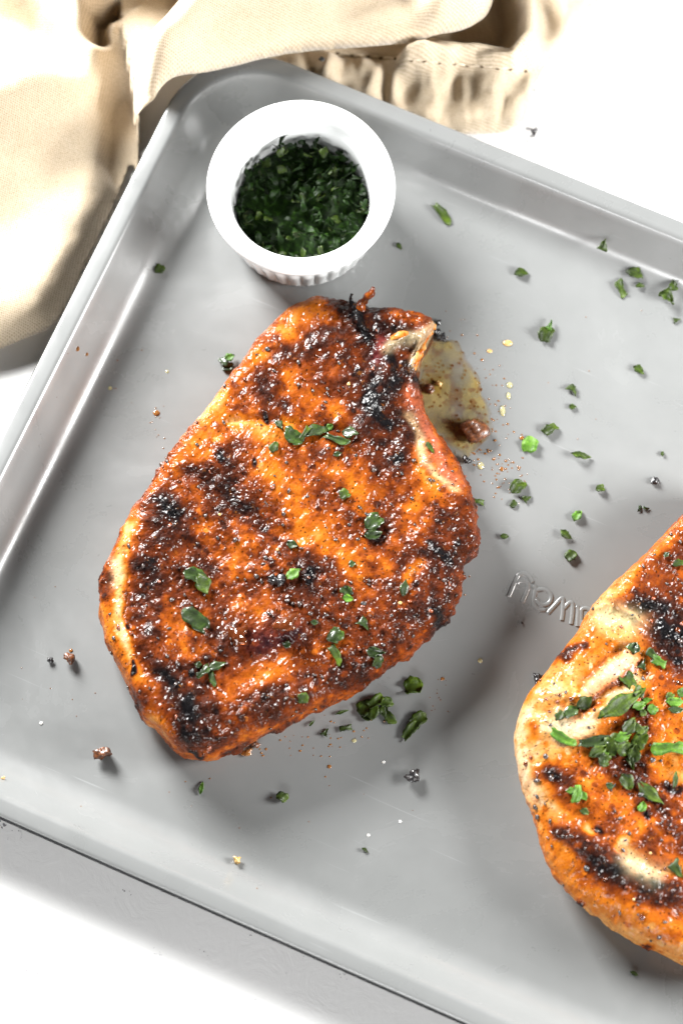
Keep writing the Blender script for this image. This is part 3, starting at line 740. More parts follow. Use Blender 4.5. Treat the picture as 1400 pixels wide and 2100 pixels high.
# charred shred and bone tip of the first chop
def shred(name, pts, radii, z0s, matr, parent, colr, seed, label=None):
    P = []
    for (px_, py_), z_ in zip(pts, z0s):
        x, y = unproj(px_, py_, z_); P.append((x - parent.location[0] / CM, y - parent.location[1] / CM, z_))
    P = spline(P, 6); rr = np.interp(np.linspace(0, 1, len(P)), np.linspace(0, 1, len(radii)), radii)
    V, F = tube(P, rr, 14); V = np.array(V)
    nrm = fbm(V[:, 0] * 1.0, V[:, 1], V[:, 2], 0.18, 4, seed); cen = np.repeat(P, 14, 0)
    V = cen + (V - cen) * (1 + 0.75 * nrm)[:, None]
    c = palette(np.clip(colr + 0.25 * fbm(V[:, 0], V[:, 1], V[:, 2], 0.2, 3, seed + 3), 0, 1))
    o = mesh_np(name, V, F, matr, parent, colors=c, extra={'smoothness': np.zeros(len(V))})
    if label: o['label'] = label
    return o
shred('meat_shred', [(735, 665), (738, 640), (748, 615), (760, 600), (766, 588)], [0.22, 0.17, 0.13, 0.12, 0.05], [2.0, 2.2, 2.5, 2.7, 2.8], M_MEAT, chop1, 0.6, 2, 'crisp brown shred sticking up')
shred('meat_shred', [(728, 660), (724, 635), (718, 615), (722, 602)], [0.20, 0.13, 0.09, 0.05], [2.0, 2.3, 2.5, 2.6], M_MEAT, chop1, 0.97, 5, 'black burnt shred')
shred('meat_shred', [(750, 690), (738, 665), (730, 640)], [0.12, 0.22, 0.12], [2.25, 2.45, 2.4], M_MEAT, chop1, 1.0, 8, 'black burnt ridge')
shred('bone', [(785, 715), (812, 696), (845, 690), (872, 676), (884, 668)], [0.10, 0.20, 0.17, 0.22, 0.16], [2.1, 2.3, 2.25, 2.1, 1.9], M_BONE, chop1, 0.20, 11, 'pale exposed bone tip')
shred('bone', [(876, 680), (862, 715), (850, 745), (845, 765)], [0.16, 0.15, 0.13, 0.08], [2.0, 2.15, 2.2, 2.2], M_BONE, chop1, 0.26, 14, 'pale bone edge running down')

# spice grains stuck in the crust: parts of each chop
sp_protos = []
for k in range(10):
    v, f = crumb_mesh(1.0, 50 + k, 1, 0.45, 0.7)
    o = mesh_np('pepper_grain', v - np.array([0, 0, 0.3]), f, [M_PEP, M_PEP, M_RED, M_PEP, M_CHAR, M_PEP, M_YEL, M_RED, M_PEP, M_GLAZE][k]); sp_protos.append(o.data); bpy.data.objects.remove(o)
def grains(root, bvh, box, n, seed, avoid=None):
    r = random.Random(seed); cnt = 0
    while cnt < n:
        px_, py_ = r.uniform(box[0], box[2]), r.uniform(box[1], box[3])
        loc, nm = ray_hit(bvh, px_, py_)
        if loc is None or loc.z < 1.0: 
            cnt += 0.2; continue
        k = r.choice([0, 1, 3, 5, 8, 4, 2, 7, 2, 9, 0, 6 if r.random() < 0.45 else 1])
        nmz = {2: 'spice_granule', 7: 'spice_granule', 6: 'garlic_grain', 9: 'glaze_drop', 4: 'charred_grain'}.get(k, 'pepper_grain')
        o = bpy.data.objects.new(nmz, sp_protos[k]); col.objects.link(o); o.parent = root
        s = r.choice([0.11, 0.13, 0.15, 0.18, 0.22]) * (0.85 if k == 6 else 1) * r.uniform(0.8, 1.15)
        o.location = (loc - Vector((root.location[0] / CM, root.location[1] / CM, 0)) + nm * 0.02) * CM
        o.rotation_euler = nm.to_track_quat('Z', 'Y').to_euler(); o.rotation_euler.rotate_axis('Z', r.uniform(0, 6.28))
        o.scale = (s, s * r.uniform(0.6, 1.0), s * 0.8); cnt += 1
grains(chop1, BV1, (210, 620, 980, 1550), 270, 5)
grains(chop2, BV2, (1060, 1060, 1400, 1950), 150, 6)

# ------------------------------------------------------------------ juice puddle and droplets
pud = [(868, 690), (905, 690), (936, 694), (948, 712), (958, 740), (975, 765), (985, 790), (990, 812), (1000, 835), (1006, 855), (1012, 872), (1003, 890), (990, 905), (975, 925), (958, 940), (940, 945), (915, 920), (880, 890), (850, 850), (840, 780), (850, 720)]
P = np.array([unproj(a, b_, 0) for a, b_ in pud]); pc = P.mean(0)
nth, nr_ = 260, 70
Pd = np.vstack([P, P[:1]]) - pc; tt = []
Q = spline(Pd, 8)[:-1]
tha = np.arctan2(Q[:, 1], Q[:, 0]); ra = np.hypot(Q[:, 0], Q[:, 1]); od = np.argsort(tha)
tha = tha[od]; ra = ra[od]; tha = np.r_[tha - 2 * np.pi, tha, tha + 2 * np.pi]; ra = np.r_[ra, ra, ra]
TH = np.linspace(-np.pi, np.pi, nth, endpoint=False); RR = np.interp(TH, tha, ra)
x = []; y = []; z = []
for i in range(nth):
    for j in range(nr_):
        s = j / (nr_ - 1); x.append(RR[i] * s * math.cos(TH[i])); y.append(RR[i] * s * math.sin(TH[i])); z.append(0.028 * math.sqrt(max(0, 1 - s ** 8)) + 0.003)
x, y, z = map(np.array, (x, y, z)); s_ = np.tile(np.linspace(0, 1, nr_), nth)
x = x * (1 + 0.13 * s_ * fbm(x, y, 0, 0.5, 4, 2, 0.65)); y = y * (1 + 0.10 * s_ * fbm(x, y, 0, 0.5, 4, 5, 0.65))
z = z + 0.012 * fbm(x, y, 0, 0.35, 3, 3) * (s_ < 0.98); z = np.maximum(z, 0.004)
mix1 = smooth(-0.35, 0.5, fbm(x, y, 0, 0.9, 4, 9)); mix2 = smooth(0.15, 0.6, fbm(x, y, 0, 0.25, 3, 12))
film = np.clip(0.62 + 0.5 * fbm(x, y, 0, 0.8, 4, 14), 0.25, 0.9) * (1 - smooth(0.78, 1.0, s_ + 0.10 * fbm(x, y, 0, 0.3, 3, 61)) * 0.75)
wp, ip = worley(x, y, 0 * x, 0.16, 5)
spk = ((wp < 0.33) & (ip > 0.66))
C = np.array([0.27, 0.21, 0.085])[None] * (1 - mix1[:, None]) + np.array([0.22, 0.14, 0.03])[None] * mix1[:, None]
C = C * (1 - 0.7 * mix2[:, None]) + np.array([0.16, 0.06, 0.012])[None] * 0.7 * mix2[:, None]
C = C * (1 - 0.45 * smooth(0.88, 1.0, s_)[:, None] * np.array([0.5, 0.8, 1.3]))
C = np.where(spk[:, None], C * np.array([0.45, 0.28, 0.2]), C); film = np.where(spk, 0.95, film)
M_PUD, nt, b = mat('greasy_pan_juice', Roughness=0.08)
at = N(nt, 'ShaderNodeVertexColor', layer_name='Col'); nt.links.new(at.outputs['Color'], b.inputs['Base Color'])
b.inputs['Coat Weight'].default_value = 0.6; b.inputs['Coat Roughness'].default_value = 0.04; pa = N(nt, 'ShaderNodeAttribute', attribute_name='thickness_of_film'); nt.links.new(pa.outputs['Fac'], b.inputs['Alpha'])
nn = noise(nt, 350, 3, 0.5, objco(nt)); bump(nt, b, nn.outputs['Fac'], 0.25, 0.0005)
F = [tuple(q) for q in grid_faces(nth, nr_, True)]
o = mesh_np('juice_puddle', np.stack([x, y, z], -1), F, M_PUD, None, colors=C, loc=(pc[0], pc[1], 0), extra={'thickness_of_film': film}); recalc(o)
tag(o, 'olive brown puddle of greasy meat juice beside the bone of the whole chop', 'puddle')

TRC = (tc, ux, uy)
def floor_z(x, y):
    """height of the tray surface at a point (rim walls included)"""
    d = np.array([x, y]) - tc; a = TL / 2 - abs(d @ ux); b_ = TW / 2 - abs(d @ uy); o_ = min(a, b_)
    if o_ > prof[-1][0]: return 0.0
    os_ = [p[0] for p in prof]; zs = [p[1] for p in prof]
    return float(np.interp(o_, os_, zs))
def put_drop(px_, py_, dx, dy, matr, label, group=None, h=None, seed=0):
    z_ = 0.0
    x, y = unproj(px_, py_, 0); z_ = floor_z(x, y)
    for _ in range(4): x, y = unproj(px_, py_, z_); z_ = floor_z(x, y)
    V, F = drop_mesh(dx / 110, dy / 110, h or (dx + dy) / 110 * 0.22, seed=seed)
    o = mesh_np('juice_drop', V, F, matr, None, loc=(x, y, z_)); tag(o, label, 'drop', group); return o
DR = [(321, 847, 14, 13, M_AMBER, 'round amber juice drop on the tray left of the whole chop'), (226, 796, 9, 9, M_OLIVE, 'pale green oily drop near the tray wall left of the whole chop'),
      (343, 762, 7, 7, M_OLIVE, 'tiny green oily drop between the tray wall and the black parsley clump'), (159, 716, 10, 12, M_AMBER, 'upper brown drop on the left wall of the tray'), (178, 727, 8, 9, M_AMBER, 'lower right brown drop on the left wall of the tray'),
      (1040, 704, 20, 14, M_YEL, 'largest golden oval drop right of the bone tip'), (1003, 720, 12, 9, M_YEL, 'small golden drop between the puddle and the largest golden drop'), (988, 738, 7, 6, M_AMBER, 'tiny reddish drop at the upper right of the puddle'),
      (984, 1355, 10, 10, M_OLIVE, 'single olive drop between the two chops below the raised lettering'), (907, 1392, 8, 7, M_AMBER, 'small brown drop right of the square parsley piece'), (85, 1483, 8, 8, M_CLEAR, 'clear white bead of fat low on the left of the tray'),
      (675, 1572, 8, 8, M_AMBER, 'small amber drop between the whole chop and the near rim'), (726, 1519, 9, 9, M_OLIVE, 'olive drop below the big parsley pile'), (1044, 790, 13, 14, M_OLIVE, 'upper pale green smear right of the puddle'), (1042, 812, 9, 16, M_OLIVE, 'middle pale green smear right of the puddle'),
      (1030, 843, 11, 24, M_OLIVE, 'longest pale green smear right of the puddle'), (1069, 898, 10, 9, M_AMBER, 'brown drop just left of the bright parsley leaf by the puddle'), (1028, 962, 9, 10, M_AMBER, 'brown drop among the spatter below the puddle'), (985, 955, 14, 16, M_OLIVE, 'pale green smear just below the puddle'),
      (786, 1563, 7, 7, M_CLEAR, 'clear bead right of the small amber drop near the rim'), (820, 1685, 7, 7, M_CLEAR, 'clear bead between the black crumb and the near rim'), (755, 1713, 7, 7, M_CLEAR, 'clear bead above the thin dark parsley shred'),
      (146, 1334, 8, 8, M_AMBER, 'tiny tan drop just above the small brown crumb'), (444, 816, 8, 10, M_CLEAR, 'tiny clear bead left of the upper edge of the chop'), (398, 885, 9, 9, M_OLIVE, 'tan drop touching the upper left edge of the chop')]
for k, d in enumerate(DR): put_drop(*d, seed=k)
# fine spatter, too small to count
random.seed(21)
VV = []; FF = []
for (cx_, cy_, sx_, sy_, n_, sz) in [(1010, 930, 32, 40, 60, 5), (1030, 985, 35, 20, 30, 4), (940, 1170, 12, 30, 18, 4), (900, 1430, 12, 20, 14, 3), (640, 1530, 40, 14, 16, 5), (330, 930, 14, 60, 20, 3), (700, 1500, 60, 18, 20, 4), (1010, 800, 18, 40, 28, 4), (935, 670, 20, 14, 8, 4), (250, 780, 60, 40, 8, 3), (520, 1540, 24, 10, 10, 5), (600, 1650, 200, 60, 14, 3), (150, 1400, 60, 120, 10, 2.5), (1150, 700, 90, 90, 6, 3)]:
    for k in range(n_):
        x, y = unproj(random.gauss(cx_, sx_), random.gauss(cy_, sy_), 0); s = sz * random.uniform(0.5, 1.3) / 110
        v, f = drop_mesh(s, s * random.uniform(0.6, 1), s * 0.45, 8, 2, seed=k); b0 = len(VV)
        VV += list(v + np.array([x, y, floor_z(x, y)])); FF += [tuple(i + b0 for i in q) for q in f]
o = mesh_np('juice_spatter', np.array(VV), FF, M_AMBER); tag(o, 'fine brown juice spatter round the whole chop on the grey tray', 'spatter', kind='stuff')

# ------------------------------------------------------------------ crumbs
def put_crumb(px_, py_, size, matr, label, seed, zoff=0.0, name='crumb', cat='crumb', bvh=None, flat=0.8, rough=0.55):
    V, F = crumb_mesh(size / 55, seed, 3, rough, flat)
    if bvh is not None: loc, nm = ray_hit(bvh, px_, py_); loc = (loc.x, loc.y, loc.z - 0.03)
    else:
        x, y = unproj(px_, py_, size / 110); loc = (x, y, zoff + floor_z(x, y))
    o = mesh_np(name, V, F, matr, None, loc=loc); tag(o, label, cat); return o
put_crumb(212, 1545, 27, M_CRUMB, 'ragged brown crust crumb alone near the lower left of the tray', 1, rough=0.6)
put_crumb(144, 1352, 18, M_CRUMB, 'small round brown crumb beside a tiny black one, left of the chop', 2)
put_crumb(103, 1354, 10, M_CHAR, 'tiny black crumb left of the small round brown crumb', 3)
put_crumb(848, 1594, 24, M_CHAR, 'knobbly black charred crumb below the long parsley strip', 4, rough=0.5)
put_crumb(486, 1765, 15, M_YEL, 'golden yellow garlic grain near the near rim', 5)
put_crumb(1342, 986, 19, M_CHAR, 'flat black crumb on the bright tray floor above the second chop', 6, flat=0.4)
put_crumb(966, 878, 42, M_CRUMB, 'largest brown crumb, lumpy, lying in the juice puddle', 7, 0.03)
put_crumb(897, 661, 12, M_CHAR, 'small dark grain standing clear of the bone tip', 8)
put_crumb(893, 680, 12, M_CHAR, 'small dark grain touching the bone tip', 9)
put_crumb(908, 694, 16, M_CHAR, 'charred bit at the top edge of the puddle', 10, 0.02)
put_crumb(882, 796, 15, M_CRUMB, 'brown bit in the puddle close to the bone', 11, 0.02)
put_crumb(899, 788, 10, M_YEL, 'small golden bit in the puddle close to the bone', 12, 0.02)
put_crumb(1102, 1392, 18, M_CHAR, 'dark crumb tucked against the upper left edge of the second chop', 13)
put_crumb(523, 1527, 13, M_CRUMB, 'brown crumb right under the near edge of the whole chop', 14)
put_crumb(508, 1543, 15, M_AMBER, 'flat tan juicy bit below the near edge of the whole chop', 15, flat=0.3)
put_crumb(12, 1604, 7, M_YEL, 'tiny golden crumb at the left edge of the photograph', 16)
put_crumb(660, 165, 8, M_CHAR, 'tiny black crumb on the far rim of the tray by the napkin', 17)
put_crumb(957, 946, 16, M_CHAR, 'dark green-black grain at the bottom tip of the puddle', 18)
put_crumb(1070, 1278, 6, M_CHAR, 'tiny black speck below the raised lettering', 19)
put_crumb(337, 953, 13, M_CRUMB, 'small brown flake against the upper left edge of the chop', 20, flat=0.4)
put_crumb(560, 1191, 16, M_CHAR, 'black seed shaped grain on the chop beside a bright parsley bit', 21, bvh=BV1)
put_crumb(576, 1193, 18, M_CHAR, 'second black grain joined to the seed shaped one on the chop', 22, bvh=BV1)
put_crumb(590, 1283, 34, M_GLAZE, 'shiny brown glaze lump beside the centre of the whole chop', 23, bvh=BV1, flat=0.5)
put_crumb(487, 1305, 36, M_GLAZE, 'shiny dark glaze lump low in the middle of the whole chop', 24, bvh=BV1, flat=0.5)

# ------------------------------------------------------------------ parsley pieces
# px, py, length px, width px, image angle deg (counter-clockwise), kind, material key, label
TRAYP = [
 (328, 553, 20, 18, 60, 'chunk', 'd', 'small dark square parsley piece at the foot of the left wall'),
 (472, 735, 20, 16, 30, 'leaf', 'l', 'bright green bit on top of the black-green clump left of the chop'),
 (460, 742, 22, 16, 120, 'chunk', 'w', 'dark left bit of the clump left of the chop'),
 (467, 752, 22, 16, 10, 'chunk', 'w', 'dark lower bit of the clump left of the chop'),
 (567, 661, 18, 8, 10, 'leaf', 'd', 'thin parsley bit peeking out behind the upper left edge of the chop'),
 (905, 438, 52, 17, -52, 'strip', 'm', 'long narrow parsley strip right of the ramekin'),
 (818, 504, 16, 9, -50, 'leaf', 'd', 'small parsley shred just right of the ramekin foot'),
 (1068, 560, 27, 17, 10, 'leaf', 'd', 'dark oval parsley piece alone in the far middle of the tray'),
 (1237, 504, 25, 20, 70, 'point', 'm', 'triangular parsley piece lying nearest the far wall'),
 (1301, 561, 34, 22, -30, 'leaf', 'd', 'broad oval parsley leaf bit by the far wall'),
 (1272, 592, 36, 17, -68, 'strip', 'd', 'upright narrow parsley strip left of the broad oval leaf bit'),
 (1311, 586, 18, 10, 0, 'leaf', 'd', 'tiny oval parsley bit under the broad oval leaf bit'),
 (1378, 586, 24, 20, 80, 'point', 'd', 'ragged parsley piece above the curled ring at the right edge'),
 (1364, 617, 33, 25, -25, 'curl', 'm', 'curled ring-like parsley piece at the right edge'),
 (1387, 655, 14, 11, 10, 'point', 'm', 'small parsley triangle under the curled ring at the right edge'),
 (1117, 685, 34, 26, 62, 'chunk', 'm', 'stubby parsley piece with a pointed tip, right of the golden drop'),
 (1127, 667, 22, 11, 70, 'point', 'l', 'bright pointed tip standing on the stubby parsley piece'),
 (1309, 759, 24, 15, -30, 'leaf', 'd', 'dark notched parsley piece alone at the right of the tray'),
 (1174, 801, 24, 16, -55, 'point', 'm', 'bright-edged pointed parsley piece above a tiny dark one'),
 (1173, 834, 15, 11, 0, 'leaf', 'd', 'tiny dark parsley bit under the bright-edged pointed one'),
 (1127, 881, 30, 20, 30, 'strip', 'm', 'rectangular parsley piece upper right of the bright leaf by the puddle'),
 (1087, 912, 33, 30, 75, 'chunk', 'l', 'largest bright green parsley leaf piece right of the puddle'),
 (1190, 936, 38, 13, -12, 'leaf', 'd', 'long flat dark parsley leaf right of the bright leaf piece'),
 (1357, 930, 11, 7, 80, 'leaf', 'm', 'very small parsley bit near the right edge above the black crumb'),
 (1060, 998, 32, 24, 48, 'chunk', 'd', 'dark ragged parsley piece below right of the puddle'),
 (1081, 1021, 18, 13, 25, 'point', 'd', 'small dark triangle right below the ragged parsley piece'),
 (1052, 1033, 16, 12, 60, 'chunk', 'd', 'small dark square left below the ragged parsley piece'),
 (1230, 1003, 17, 15, 15, 'chunk', 'm', 'small square parsley bit between the long flat leaf and the bright one below'),
 (1184, 1058, 24, 18, 60, 'leaf', 'l', 'small bright green parsley piece above the raised lettering'),
 (978, 1030, 26, 12, 0, 'strip', 'd', 'dark parsley strip touching the right edge of the whole chop'),
 (1160, 1097, 28, 14, -40, 'leaf', 'd', 'two-tone parsley shred just under the small bright piece'),
 (1034, 1100, 17, 11, 0, 'leaf', 'd', 'small dark parsley bit right of the crusty knob of the whole chop'),
 (1170, 1140, 23, 20, 40, 'chunk', 'd', 'dark square parsley piece right above the raised lettering'),
 (1310, 1042, 13, 6, 80, 'strip', 'w', 'left one of two tiny dark shreds above the second chop'),
 (1323, 1042, 13, 6, -20, 'strip', 'w', 'right one of two tiny dark shreds above the second chop'),
 (847, 1409, 36, 34, 15, 'chunk', 'm', 'chunky square parsley piece below the lower right edge of the chop'),
 (856, 1478, 38, 26, 35, 'chunk', 'm', 'upper half of the long parsley strip between the chops'),
 (842, 1496, 48, 19, 48, 'strip', 'm', 'lower tapering half of the long parsley strip between the chops'),
 (748, 1452, 36, 30, 60, 'leaf', 'd', 'left leaf of the parsley pile below the chop'),
 (770, 1440, 34, 20, 40, 'strip', 'm', 'top leaf of the parsley pile below the chop'),
 (768, 1460, 34, 18, 75, 'leaf', 'm', 'centre leaf of the parsley pile below the chop'),
 (792, 1440, 26, 18, 0, 'chunk', 'd', 'upper right leaf of the parsley pile below the chop'),
 (796, 1468, 36, 18, -55, 'strip', 'm', 'lower right leaf of the parsley pile below the chop'),
 (756, 1468, 28, 16, 10, 'leaf', 'm', 'lower left leaf of the parsley pile below the chop'),
 (784, 1456, 26, 15, 100, 'leaf', 'd', 'inner leaf of the parsley pile below the chop'),
 (709, 1493, 23, 11, 10, 'strip', 'd', 'flat parsley strip left under the parsley pile'),
 (701, 1460, 25, 7, 20, 'leaf', 'd', 'thin parsley blade left of the parsley pile'),
 (667, 1501, 16, 13, 60, 'point', 'd', 'small parsley triangle left of the flat strip'),
 (639, 1483, 15, 6, 45, 'leaf', 'd', 'thin dark shred close under the near edge of the chop'),
 (413, 1616, 25, 9, 82, 'leaf', 'l', 'upright bright parsley blade near the near end of the whole chop'),
 (578, 1636, 22, 18, -25, 'chunk', 'm', 'small square olive parsley piece alone near the middle of the near side'),
 (748, 1743, 14, 6, -35, 'leaf', 'd', 'thin dark parsley shred nearest the near rim'),
 (1300, 1995, 16, 8, -30, 'leaf', 'm', 'parsley shred near the rim below the second chop')]
C1P = [
 (572, 872, 24, 14, -55, 'leaf', 'w', 'dark parsley bit at the left end of the row across the chop'),
 (600, 897, 40, 28, -30, 'chunk', 'w', 'left leaf of the parsley row across the upper chop'),
 (625, 890, 34, 11, 60, 'strip', 'm', 'upright green blade in the parsley row across the chop'),
 (647, 887, 46, 26, 20, 'chunk', 'w', 'broad middle leaf of the parsley row across the chop'),
 (676, 876, 18, 12, 30, 'leaf', 'l', 'bright tip at the top of the parsley row across the chop'),
 (690, 903, 48, 15, -20, 'strip', 'w', 'drooping right strip of the parsley row across the chop'),
 (719, 890, 32, 22, -10, 'leaf', 'w', 'rightmost leaf of the parsley row across the chop'),
 (562, 918, 24, 18, 70, 'leaf', 'm', 'small green bit under the left end of the parsley row'),
 (706, 1015, 20, 19, 30, 'chunk', 'm', 'small round green bit in the upper middle of the chop'),
 (765, 1072, 36, 30, 40, 'chunk', 'w', 'upper leaf of the pair right of the chop centre'),
 (764, 1098, 34, 20, 10, 'leaf', 'w', 'lower leaf of the pair right of the chop centre'),
 (602, 1178, 30, 20, 30, 'leaf', 'l', 'bright yellow-green parsley bit at the chop centre'),
 (600, 1118, 22, 16, -20, 'leaf', 'w', 'dark wet bit above the bright bit at the chop centre'),
 (400, 1183, 44, 26, -20, 'chunk', 'w', 'upper dark leaf at the left of the chop'),
 (417, 1200, 42, 28, -60, 'leaf', 'm', 'green leaf lying over the upper dark leaf at the left'),
 (402, 1272, 58, 32, -38, 'chunk', 'w', 'large wet leaf below the left leaf cluster'),
 (445, 1366, 36, 16, 18, 'leaf', 'w', 'upper right leaf of the trio low on the left of the chop'),
 (416, 1378, 30, 14, 40, 'strip', 'w', 'left leaf of the trio low on the left of the chop'),
 (436, 1392, 30, 11, -70, 'strip', 'w', 'drooping leaf of the trio low on the left of the chop'),
 (406, 1364, 15, 12, 70, 'leaf', 'w', 'tiny green dot beside the trio low on the left'),
 (710, 1212, 22, 18, -40, 'chunk', 'w', 'dark half of the small parsley piece right of the centre'),
 (713, 1229, 20, 15, 0, 'leaf', 'l', 'bright half of the small parsley piece right of the centre'),
 (828, 1206, 32, 16, 85, 'leaf', 'w', 'glossy pointed bit near the right edge of the chop'),
 (746, 1282, 26, 20, -45, 'point', 'w', 'dark triangular bit between the centre and the right edge'),
 (686, 1304, 32, 26, 40, 'chunk', 'w', 'upper leaf of the pair low on the right of the chop'),
 (689, 1343, 40, 16, -62, 'strip', 'm', 'lower curled strip of the pair low on the right of the chop'),
 (770, 1338, 34, 20, -10, 'leaf', 'w', 'upper leaf of the glossy pair near the lower right edge'),
 (772, 1355, 26, 20, 80, 'strip', 'w', 'lower leaf of the glossy pair near the lower right edge'),
 (621, 1431, 20, 19, 10, 'chunk', 'm', 'small round green piece on the near edge of the chop'),
 (881, 918, 28, 9, -55, 'leaf', 'm', 'thin blade lying on the bone side of the chop'),
 (722, 1157, 14, 13, 20, 'leaf', 'w', 'tiny dark bit just above the small piece right of the centre'),
 (645, 1277, 15, 10, -10, 'leaf', 'w', 'tiny dark bit left of the dark triangular bit'),
 (588, 1322, 14, 12, 20, 'chunk', 'w', 'tiny green dot in the lower middle of the chop'),
 (692, 932, 16, 11, 10, 'leaf', 'w', 'tiny dark bit under the right end of the parsley row')]
C2P = [
 (1298, 1331, 22, 26, 80, 'leaf', 'w', 'dark oval bit under the bone hollow of the second chop'),
 (1338, 1345, 30, 16, -45, 'strip', 'm', 'upper half of the green strip at the upper right of the second chop'),
 (1350, 1358, 28, 18, -30, 'strip', 'l', 'bright lower half of the green strip at the upper right of the second chop'),
 (1317, 1362, 20, 13, 70, 'point', 'w', 'small dark triangle left of the green strip'),
 (1196, 1440, 34, 27, 40, 'leaf', 'm', 'rounded leaf at the upper left of the second chop'),
 (1170, 1463, 30, 20, 30, 'chunk', 'w', 'dark leaf left below the rounded leaf on the second chop'),
 (1147, 1469, 24, 17, 60, 'leaf', 'm', 'leftmost small leaf on the second chop'),
 (1272, 1446, 96, 32, 33, 'leaf', 'm', 'largest long parsley leaf slanting across the second chop'),
 (1288, 1400, 44, 24, -60, 'strip', 'm', 'leaf bending off the top of the largest leaf'),
 (1308, 1420, 26, 20, 60, 'chunk', 'm', 'small leaf tucked right of the top of the largest leaf'),
 (1309, 1448, 28, 16, 20, 'leaf', 'l', 'bright bit right of the largest leaf'),
 (1326, 1436, 18, 10, 0, 'leaf', 'l', 'small pale oval right of the largest leaf top'),
 (1337, 1456, 18, 18, 60, 'chunk', 'l', 'round pale green bit right of the largest leaf'),
 (1315, 1460, 18, 12, -60, 'strip', 'm', 'small stalk bit above the parsley mound'),
 (1153, 1513, 52, 19, -28, 'strip', 'l', 'bright flat parsley strip on the pale fat of the second chop'),
 (1216, 1522, 58, 20, 8, 'strip', 'w', 'curved dark strip at the left of the parsley mound'),
 (1224, 1540, 38, 20, 30, 'leaf', 'm', 'leaf under the curved strip left of the mound'),
 (1236, 1560, 22, 24, -20, 'chunk', 'm', 'left loose bit under the parsley mound'),
 (1240, 1555, 24, 9, 75, 'strip', 'l', 'bright upright sliver under the left of the mound'),
 (1258, 1526, 44, 32, 40, 'chunk', 'm', 'left leaf of the parsley mound on the second chop'),
 (1280, 1535, 40, 30, -20, 'leaf', 'm', 'middle leaf of the parsley mound on the second chop'),
 (1300, 1545, 34, 26, 70, 'leaf', 'm', 'bright lower leaf of the parsley mound on the second chop'),
 (1310, 1520, 42, 26, 50, 'chunk', 'd', 'right leaf of the parsley mound on the second chop'),
 (1288, 1492, 38, 22, 50, 'leaf', 'm', 'top leaf of the parsley mound on the second chop'),
 (1306, 1495, 28, 16, -40, 'strip', 'm', 'top right shred of the parsley mound on the second chop'),
 (1318, 1500, 22, 14, 45, 'leaf', 'm', 'outer right shred of the parsley mound on the second chop'),
 (1275, 1512, 30, 18, 10, 'leaf', 'l', 'light green leaf on top of the parsley mound'),
 (1293, 1566, 24, 14, -70, 'point', 'm', 'pointed bit hanging from the bottom of the mound'),
 (1372, 1536, 64, 26, 2, 'strip', 'l', 'broad flat rectangular leaf at the right edge beside the mound'),
 (1382, 1440, 34, 18, 0, 'leaf', 'l', 'bright curled bit at the right edge above the broad flat leaf'),
 (1372, 1430, 18, 13, 60, 'chunk', 'm', 'small bit left of the bright curled bit at the right edge'),
 (1384, 1457, 30, 14, 0, 'leaf', 'w', 'dark blade under the bright curled bit at the right edge'),
 (1397, 1420, 20, 18, 40, 'leaf', 'l', 'bright bit cut by the right edge'),
 (1182, 1630, 34, 16, 75, 'strip', 'l', 'bright upright blade of the fork low on the left of the second chop'),
 (1172, 1622, 22, 12, 20, 'leaf', 'l', 'left tip of the bright fork low on the left of the second chop'),
 (1195, 1633, 20, 13, -60, 'leaf', 'l', 'right tip of the bright fork low on the left of the second chop'),
 (1197, 1664, 18, 13, -20, 'leaf', 'm', 'small bit under the bright fork'),
 (1283, 1605, 32, 27, -60, 'leaf', 'm', 'pale-faced leaf below the parsley mound'),
 (1332, 1628, 58, 24, -42, 'leaf', 'm', 'long dark pointed leaf right of the pale-faced leaf'),
 (1314, 1655, 20, 17, 70, 'leaf', 'l', 'small bright bit under the long dark pointed leaf'),
 (1383, 1600, 32, 10, 82, 'leaf', 'm', 'thin upright blade near the right edge'),
 (1250, 1612, 16, 12, 0, 'leaf', 'w', 'small dark bit left of the pale-faced leaf'),
 (1388, 1786, 36, 22, -55, 'point', 'm', 'pointed leaf low at the right edge'),
 (1394, 1050, 26, 14, 45, 'leaf', 'l', 'bright bit at the top corner of the second chop'),
 (1391, 1156, 26, 14, 10, 'leaf', 'm', 'grey-green leaf at the right edge near the top of the second chop'),
 (1365, 1138, 14, 9, 40, 'leaf', 'w', 'tiny dark bit left of the grey-green leaf')]
MM = {'d': M_LEAF, 'm': M_LEAF, 'l': M_LEAFL, 'w': M_LEAFW}
random.seed(77)
